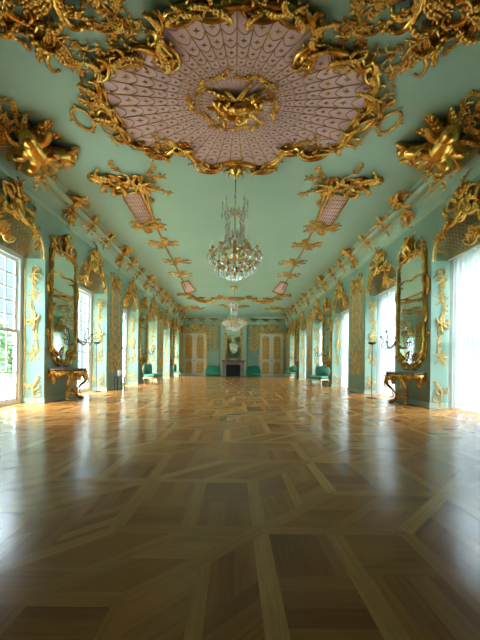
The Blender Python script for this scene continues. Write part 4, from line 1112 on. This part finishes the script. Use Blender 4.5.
# ------------------------------------------------------------------ chandeliers
def chandelier():
    t = bpy.data.objects.new('crystal_chandelier', None); C.objects.link(t); rr = random.Random(12)
    # origin on the ceiling, z down negative; body hangs from -.95 to -2.85
    m = MB(); m.tube3([(0, 0, -.05), (0, 0, -2.45)], .014, 8); m.build('suspension_rod', G, t)
    m = MB(); m.lathe([(.01, -.02), (.16, -.03), (.19, -.07), (.1, -.12), (.05, -.2), (.02, -.26)], n=16)
    for k in range(8): a = k * PI / 4; m.tube3([(.05 * math.cos(a), .05 * math.sin(a), -.1), (.24 * math.cos(a), .24 * math.sin(a), -.05), (.28 * math.cos(a), .28 * math.sin(a), -.12)], .022, 6)
    m.build('ceiling_rose', G, t)
    m = MB(); m.lathe([(.01, -.98), (.05, -1.0), (.03, -1.08), (.02, -1.5), (.045, -1.55), (.02, -1.62), (.06, -1.9), (.09, -2.02), (.05, -2.12), (.02, -2.3), (.05, -2.42), (.07, -2.47), (.03, -2.52), (.008, -2.56)], n=12); m.build('stem', G, t)
    def drop(q, x, y, z, L, w):
        q.add([(x, y, z), (x + w, y, z - L * .6), (x, y + w, z - L * .6), (x - w, y, z - L * .6), (x, y - w, z - L * .6), (x, y, z - L)],
              [(0, 1, 2), (0, 2, 3), (0, 3, 4), (0, 4, 1), (5, 2, 1), (5, 3, 2), (5, 4, 3), (5, 1, 4)])
    # upper crowns of crystal
    for nm, z, R, n, h in (('top_crown', -1.02, .30, 8, .20), ('middle_crown', -1.55, .22, 8, .16)):
        a = MB(); q = MB()
        for k in range(n):
            th = 2 * PI * k / n; c, s = math.cos(th), math.sin(th)
            a.tube3(spline([(0.02 * c, 0.02 * s, z - .06), (R * .5 * c, R * .5 * s, z - .10), (R * .95 * c, R * .95 * s, z + .0), (R * c, R * s, z + h * .6)], 4), .009, 5)
            drop(q, R * c, R * s, z + h * 1.5, .20, .032); drop(q, R * 1.02 * c, R * 1.02 * s, z + .0, .20, .032); drop(q, R * .6 * c, R * .6 * s, z - .1, .2, .03); drop(q, R * .35 * c, R * .35 * s, z + .1, .2, .03); drop(q, R * .8 * c, R * .8 * s, z + .02, .18, .03)
        o = a.build(nm, G, t); o2 = q.build('crystal_drops', M['crystal'], o, smooth=False)
    # garlands of beads from crown to basket
    for k in range(8):
        th = 2 * PI * k / 8; q = MB()
        for i in range(16):
            u = i / 15; r = .24 * (1 - u) + .5 * u - .16 * math.sin(PI * u); z = -1.1 * (1 - u) - 2.0 * u - .12 * math.sin(PI * u)
            q.ell((r * math.cos(th), r * math.sin(th), z), (.027, .027, .036), 0, 5, 4)
        q.build('bead_garland', M['crystal'], t, smooth=False)
    # basket arms
    for tier, (n, R, z, off) in enumerate(((12, .60, -2.02, 0), (6, .36, -1.86, .26))):
        for k in range(n):
            th = 2 * PI * k / n + off; c, s = math.cos(th), math.sin(th); a = MB()
            zz = z
            pts = [(.03 * c, .03 * s, -2.38 + tier * .2), (R * .45 * c, R * .45 * s, -2.42 + tier * .25), (R * .9 * c, R * .9 * s, -2.25 + tier * .2), (R * 1.02 * c, R * 1.02 * s, z - .06), (R * .98 * c, R * .98 * s, z)]
            a.tube3(spline(pts, 5), .012, 6); a.ell((R * .6 * c, R * .6 * s, -2.38 + tier * .22), (.045, .045, .03)); ao = a.build('arm', G, t)
            p_ = MB(); p_.lathe([(.01, z), (.045, z + .015), (.05, z + .03), (.02, z + .035), (.022, z + .07), (.01, z + .075)], (R * .98 * c, R * .98 * s, 0), 8); p_.build('candle_cup', G, ao)
            p_ = MB(); p_.tube3([(R * .98 * c, R * .98 * s, z + .07), (R * .98 * c, R * .98 * s, z + .19)], .011, 6); p_.build('candle', M['candle'], ao)
            q = MB()
            for j, fr in enumerate((1.08, 1.0, .82, .62)):
                for e in (-.09, .09) if j < 3 else (0,):
                    cc, ss = math.cos(th + e), math.sin(th + e); drop(q, R * fr * cc, R * fr * ss, (z - .02, z - .14, -2.3, -2.40)[j] + tier * .1, rr.uniform(.14, .22), .027)
            q.build('crystal_drops', M['crystal'], ao, smooth=False)
    # hoop, flowers and the lower bowl
    m = MB(); m.tube3([(.56 * math.cos(2 * PI * i / 36), .56 * math.sin(2 * PI * i / 36), -2.1 + .02 * math.cos(i * PI / 3)) for i in range(36)], .011, 6, True)
    for i in range(12): a = (i + .5) * PI / 6; m.ell((.56 * math.cos(a), .56 * math.sin(a), -2.1), (.05, .05, .045), 0, 6, 4); m.ell((.3 * math.cos(a), .3 * math.sin(a), -2.0), (.045, .045, .04), 0, 6, 4)
    m.build('hoop', G, t)
    q = MB()
    for i in range(20): a = i * PI / 10; drop(q, .34 * math.cos(a), .34 * math.sin(a), -2.42, .17, .022)
    for i in range(10): a = i * PI / 5; drop(q, .16 * math.cos(a), .16 * math.sin(a), -2.5, .18, .024)
    q.build('lower_drops', M['crystal'], t, smooth=False); q = MB(); drop(q, 0, 0, -2.56, .14, .035); q.build('finial_drop', M['crystal'], t, smooth=False)
    return t
ch = chandelier(); ch.location = (0, CY1, ZC); tag(ch, 'large crystal chandelier with gilt arms, the nearer one under the medallion edge', 'chandelier', 'crystal chandeliers')
dup(ch, Matrix.Translation((0, CY2, ZC)), 'crystal chandelier farther down the room, in front of the chimney mirror', 'crystal chandeliers')

# ------------------------------------------------------------------ end wall
YW = YE
def ep(x, z, d=0): return (x, YW - d, z)
def double_door(n, xc, lab):
    e = bpy.data.objects.new('door_%d' % n, None); C.objects.link(e); struct(e); e.matrix_world = frame('E', (xc, YW, 0)); W, H = 1.04, 4.0
    f = MB(); f.box((-W - .12, 0, 0), (-W, H, .12)); f.box((W, 0, 0), (W + .12, H, .12)); f.box((-W - .12, H, 0), (W + .12, H + .12, .12)); f.build('door_frame', M['goldwall'], e, smooth=False)
    for s_ in (-1, 1):
        l = MB(); x0, x1 = (0.008, W) if s_ > 0 else (-W, -.008); l.box((x0, .02, .02), (x1, H, .07))
        for za, zb in ((.25, 1.35), (1.6, 3.75)):
            c = (x0 + x1) / 2; pts = [(c - .36, za, .075), (c + .36, za, .075), (c + .36, zb, .075), (c - .36, zb, .075)]; l.tube(pts, .02, 4, 1, True)
        lo = l.build('door_leaf', M['door'], e, smooth=False)
        for za, zb in ((.3, 1.3), (1.65, 3.7)):
            q = MB(); c = (x0 + x1) / 2; rr = random.Random(int(za * 10)); q.push(c, 0, 0, 1, False, .07); n_ = max(1, int((zb - za) / .30))
            for i in range(n_):
                z = za + (i + .5) * (zb - za) / n_
                for s2 in (-1, 1): q.push(0, 0, 0, 1, s2 < 0); q.scroll('C', .15, z, 1.2, .34, .045); q.leaf(.03, z, .8, .36, .24, 1, 3, nx=5, ny=7); q.leaf(.03, z, -.8, .36, .24, 1, 3, nx=5, ny=7); q.pop()
                q.flower(0, z, .1)
            q.pop(); q.build('gilded_panel', M['doorgold'], lo)
        h = MB(); h.ell((s_ * .07, 1.48, .11), (.05, .03, .03)); h.build('handle', M['iron'], lo)
double_door(1, -3.67, ''); double_door(2, 3.55, '')
def overdoor(xc, lab):
    t = thing('overdoor_ornament', lab, 'stucco ornament', frame('E', (xc, YW - .0, 4.12), False, 1.12), 'overdoor ornaments'); rr = random.Random(5); q = MB()
    for s_ in (-1, 1):
        q.push(0, 0, 0, 1, s_ < 0)
        q.scroll('C', .35, .15, .1, .7, .07); q.scroll('S', .8, .05, -.5, .7, .06); q.scroll('C', .85, .4, 1.1, .5, .05); q.scroll('C', .95, -.3, 1.5, .6, .045)
        for a, L, x, y in ((.2, .5, .2, .1), (.9, .45, .3, .2), (.0, .5, .7, .1), (1.3, .5, .8, .2), (-.9, .4, .95, .0), (.6, .4, .55, .25)): q.leaf(x, y, a, L, .22, rr.choice((-1, 1)), 4, .5)
        q.pop()
    q.build('scrollwork', GWM, t); q = MB(); shell(q, 0, .3, PI / 2, .45)
    for a in (1.57, 1.2, 2.0): q.leaf(0, .3, a, .55, .2, .2, 3)
    q.build('shell', GWM, t)
overdoor(-3.67, 'gilt scrolls and shell above the left double door'); overdoor(3.55, 'gilt scrolls and shell above the right double door')
def wallpanel(xc, lab, fl):
    t = thing('arabesque_spray', lab, 'stucco ornament', frame('E', (xc, YW, 0), fl), 'end wall arabesques'); rr = random.Random(15); q = MB()
    for z in (2.6, 3.0, 3.4, 3.8, 4.2, 4.55):
        for s_ in (-1, 1): q.push(0, 0, 0, 1, s_ < 0); q.scroll('C', .2, z, .9, .42, .045); q.leaf(.1, z, .8, .34, .2, 1, 3); q.push(.25, z); spray(q, rr, .36, .8, 1, .09, 6, .6); q.pop(); q.pop()
        q.flower(0, z, .1)
    q.build('filigree', GWM, t)
    q = MB(); q.tube([(-.6, .5), (-.6, 4.8)], .02, 5); q.build('border', G, t); q = MB(); q.tube([(.6, .5), (.6, 4.8)], .02, 5); q.build('border', G, t)
wallpanel(-1.95, 'gilt arabesque between the left double door and the chimney breast', False); wallpanel(1.9, 'gilt arabesque between the chimney breast and the right double door', True)
# chimney breast (structure) with capital
m = MB(); m.box((-1.22, YW - .35, 0), (1.18, YW, 4.95)); m.box((-1.35, YW - .48, 4.95), (1.31, YW, 5.35)); m.box((-1.42, YW - .52, 5.3), (1.38, YW, 5.5)); struct(m.build('trim_chimney_breast', M['cornice'], smooth=False)).name = 'trim_30'
FP = YW - .35
t = thing('fireplace', 'grey violet marble fireplace with black firebox on the end wall', 'fireplace', frame('E', (-.02, FP, 0)))
m = MB(); m.box((-1.0, 0, 0), (-.66, 1.32, .22)); m.box((.66, 0, 0), (1.0, 1.32, .22)); m.box((-.66, 1.08, 0), (.66, 1.32, .20)); m.build('surround', M['marble'], t, smooth=False)
m = MB(); m.box((-1.1, 1.42, 0), (1.1, 1.52, .38)); m.box((-1.04, 1.32, 0), (1.04, 1.42, .28)); m.build('mantel_shelf', M['tabletop'], t, smooth=False)
m = MB(); m.box((-.66, 0, 0.0), (.66, 1.08, .03)); m.box((-.66, 0, .03), (.66, .04, .2)); m.build('firebox', M['soot'], t, smooth=False)
q = MB(); rr = random.Random(4); q.push(0, 1.24, 0, 1, False, .2)
for s_ in (-1, 1): q.push(0, 0, 0, 1, s_ < 0); q.scroll('C', .3, 0, .1, .5, .035); q.leaf(.1, 0, 0, .5, .16, .2, 3); q.pop()
shell(q, 0, 0, PI / 2, .17); q.pop(); q.build('carved_frieze', M['tabletop'], t)
t = thing('chimney_mirror', 'tall gilt-framed mirror over the fireplace mantel', 'mirror', frame('E', (-.02, FP, 0)))
m = MB(); m.box((-.62, 1.75, .0), (.62, 4.55, .03)); m.build('mirror_glass', M['mirror'], t, smooth=False)
m = MB(); m.tube([(-.68, 1.70), (.68, 1.70), (.68, 4.35), (.45, 4.55), (0, 4.65), (-.45, 4.55), (-.68, 4.35)], .065, 8, 1, True)
rr = random.Random(77)
for s_ in (-1, 1):
    m.push(0, 0, 0, 1, s_ < 0)
    for z in (1.75, 2.2, 2.7, 3.2, 3.7, 4.2): m.leaf(.7, z, 1.57, .42, .18, rr.choice((-.8, .8)), 3, .5)
    m.scroll('C', .5, 1.68, .6, .5, .05); m.scroll('C', .45, 4.5, -.4, .6, .06); m.pop()
m.build('frame', G, t)
m = MB(); shell(m, 0, 4.6, PI / 2, .4)
for a in (.3, 1, 2.1, 2.8): m.leaf(0, 4.5, a, .7, .24, .3, 4, .5)
m.build('crest', G, t)
# gilt brackets on chimney-breast capital
for j, x in enumerate((-1.05, -.02, 1.0)):
    c = straps[j].copy(); C.objects.link(c); c.matrix_world = frame('E', (x, YW - .5, 5.12), False, .7)
    tag(c, 'gilt leaf bracket under the chimney breast cornice, %s of three' % ['leftmost', 'middle', 'rightmost'][j], 'stucco ornament', 'chimney breast brackets')
# green settees
def settee():
    t = bpy.data.objects.new('settee', None); C.objects.link(t)
    def rbox(m, x0, x1, y0, y1, z0, z1, r=.05):
        poly = []
        for cx, cy, a0 in ((x1 - r, y1 - r, 0), (x0 + r, y1 - r, PI / 2), (x0 + r, y0 + r, PI), (x1 - r, y0 + r, 3 * PI / 2)):
            for k in range(4): a = a0 + k * PI / 6; poly.append((cx + r * math.cos(a), cy + r * math.sin(a)))
        m.prism(poly, z0, z1)
    m = MB(); rbox(m, -.66, .66, .10, .36, 0.02, .58); m.build('base', M['sofa'], t)
    m = MB(); rbox(m, -.62, .62, .36, .50, .04, .60, .06); m.build('seat', M['sofa'], t)
    m = MB(); pts = spline([(-.62, .36), (-.60, .8), (-.5, .93), (-.25, .99), (0, 1.0), (.25, .99), (.5, .93), (.60, .8), (.62, .36)], 4); m.prism(pts, .02, .14); m.build('backrest', M['sofa'], t)
    for s_ in (-1, 1): m = MB(); rbox(m, s_ * .62 - .05, s_ * .62 + .05, .36, .64, .04, .5); m.build('armrest', M['sofa'], t)
    for x in (-.58, .58):
        for z in (.1, .5): m = MB(); m.tube3([(x, .12, z), (x, 0, z)], .035, 8); m.build('leg', M['creamgilt'], t)
    return t
s0 = settee(); s0.matrix_world = frame('E', (-1.92, YW - .04, 0)); tag(s0, 'emerald green settee against the end wall between left door and fireplace', 'settee', 'emerald settees')
dup(s0, frame('E', (1.88, YW - .04, 0)), 'emerald green settee against the end wall between fireplace and right door', 'emerald settees')

# ------------------------------------------------------------------ chairs against the mirror piers
def chair():
    t = bpy.data.objects.new('upholstered_chair', None); C.objects.link(t)      # x across, y up, z forward (front)
    rr = random.Random(3); w = .40
    st = []
    def rr_poly(z0, z1, wb, wf, n=6):
        return [(-wb, z0), (wb, z0), (wf, z1 - .1), (wf * .8, z1 - .02), (0, z1), (-wf * .8, z1 - .02), (-wf, z1 - .1)]
    P_ = spline(rr_poly(.06, .62, .34, .40), 4, True)
    def slab(m, y0, y1, k=1.0):
        n = len(P_); vs = []
        rows = ((y0, .96), (y0 + (y1 - y0) * .3, 1.0), (y0 + (y1 - y0) * .75, .98), (y1, .86)); 
        for y, q in rows: vs += [(x * q * k, y, .34 + (z - .34) * q * k) for x, z in P_]
        fs = [(r * n + i, (r + 1) * n + i, (r + 1) * n + (i + 1) % n, r * n + (i + 1) % n) for r in range(3) for i in range(n)] + [tuple(range(n)), tuple(range(4 * n - 1, 3 * n - 1, -1))]
        m.add(vs, fs)
    m = MB(); slab(m, .38, .50); m.build('seat', M['teal'], t)
    m = MB(); slab(m, .30, .38, 1.02); 
    for i in range(0, len(P_), 2): m.ell((P_[i][0] * 1.02, .31, P_[i][1]), (.04, .045, .03), 0, 6, 4)
    m.build('seat_rail', M['creamgilt'], t)
    bp = spline([(-.26, .50), (-.37, .62), (-.38, .80), (-.26, .94), (0, .99), (.26, .94), (.38, .80), (.37, .62), (.26, .50), (0, .48)], 5, True)
    m = MB(); m.push(0, 0, 0, 1, False, .02); m.prism(bp, 0.0, .07); m.pop(); m.build('backrest', M['teal'], t)
    m = MB(); m.tube([(x, y, .03) for x, y in bp], .022, 7, 1, True); m.leaf(0, .98, .2, .18, .08, .5, 3); m.leaf(0, .98, PI - .2, .18, .08, -.5, 3); m.build('back_frame', M['creamgilt'], t)
    for sx, z in ((-1, .56), (1, .56), (-1, .10), (1, .10)):
        m = MB(); q = 1 if z > .3 else -1
        m.tube3(spline([(sx * .32, .34, z), (sx * .37, .27, z + .04 * q), (sx * .33, .14, z), (sx * .31, .05, z), (sx * .34, .015, z + .03 * q)], 5), lambda u: .036 - .016 * math.sin(PI * u * .9), 7); m.build('leg', M['creamgilt'], t)
    return t
c0 = chair(); first = True
def chair_at(x, y, face, lab):
    global first
    f = Vector((math.cos(face), math.sin(face), 0)); v = Vector((0, 0, 1)); u = v.cross(f); mw = frame((tuple(u), tuple(v), tuple(f)), (x, y, 0), False, 1.05)
    if first: c0.matrix_world = mw; tag(c0, lab, 'chair', 'teal chairs'); first = False
    else: dup(c0, mw, lab, 'teal chairs')
chair_at(-4.55, 17.45, -.08, 'teal upholstered gilt chair under the second mirror on the left, the nearer of two')
chair_at(-4.60, 18.5, .0, 'teal upholstered gilt chair under the second mirror on the left, the farther of two')
chair_at(4.60, 17.25, PI + .55, 'teal round-backed gilt chair under the second mirror on the right, the nearer of two')
chair_at(4.66, 18.45, PI + .1, 'teal round-backed gilt chair under the second mirror on the right, the farther of two')
chair_at(-4.55, 26.1, -.1, 'teal upholstered gilt chair under the farthest mirror on the left')
chair_at(4.62, 26.0, PI + .5, 'teal round-backed gilt chair under the farthest mirror on the right')

# ------------------------------------------------------------------ torchieres and the little stand
def torchiere(x, y, lab):
    t = thing('floor_lamp', lab, 'floor lamp', Matrix.Translation((x, y, 0)), 'slim black floor lamps')
    m = MB(); m.lathe([(.17, 0), (.17, .015), (.03, .025), (.015, .05)], n=24); m.build('base', M['black'], t)
    m = MB(); m.tube3([(0, 0, .04), (0, 0, 1.74)], .012, 10); m.build('pole', M['black'], t)
    m = MB(); m.lathe([(.02, 1.73), (.10, 1.75), (.135, 1.80), (.13, 1.80), (.09, 1.77), (.02, 1.76)], n=24); m.build('lamp_shade', M['black'], t)
torchiere(4.48, 11.0, 'slim black floor lamp standing by the second right window')
torchiere(-4.98, 12.35, 'slim black floor lamp with flat disc base by the second left window')
t = thing('low_stand', 'low black metal stand in front of the second left pier', 'stand', Matrix.Translation((-4.42, 13.2, 0)))
m = MB(); m.box((-.16, -.2, .50), (.16, .2, .53)); m.build('stand_top', M['black'], t, smooth=False)
for sx in (-.13, .13):
    for sy in (-.17, .17): m = MB(); m.box((sx - .02, sy - .02, 0), (sx + .02, sy + .02, .50)); m.build('leg', M['black'], t, smooth=False)
m = MB(); m.lathe([(.06, 0), (.075, .01), (.075, .2), (.06, .235), (.02, .24)], n=16); o = m.build('white_canister', M['plastic']); o.location = (-4.42, 13.2, .53)
tag(o, 'small white canister standing on the low black stand', 'canister')
bpy.context.view_layer.update()
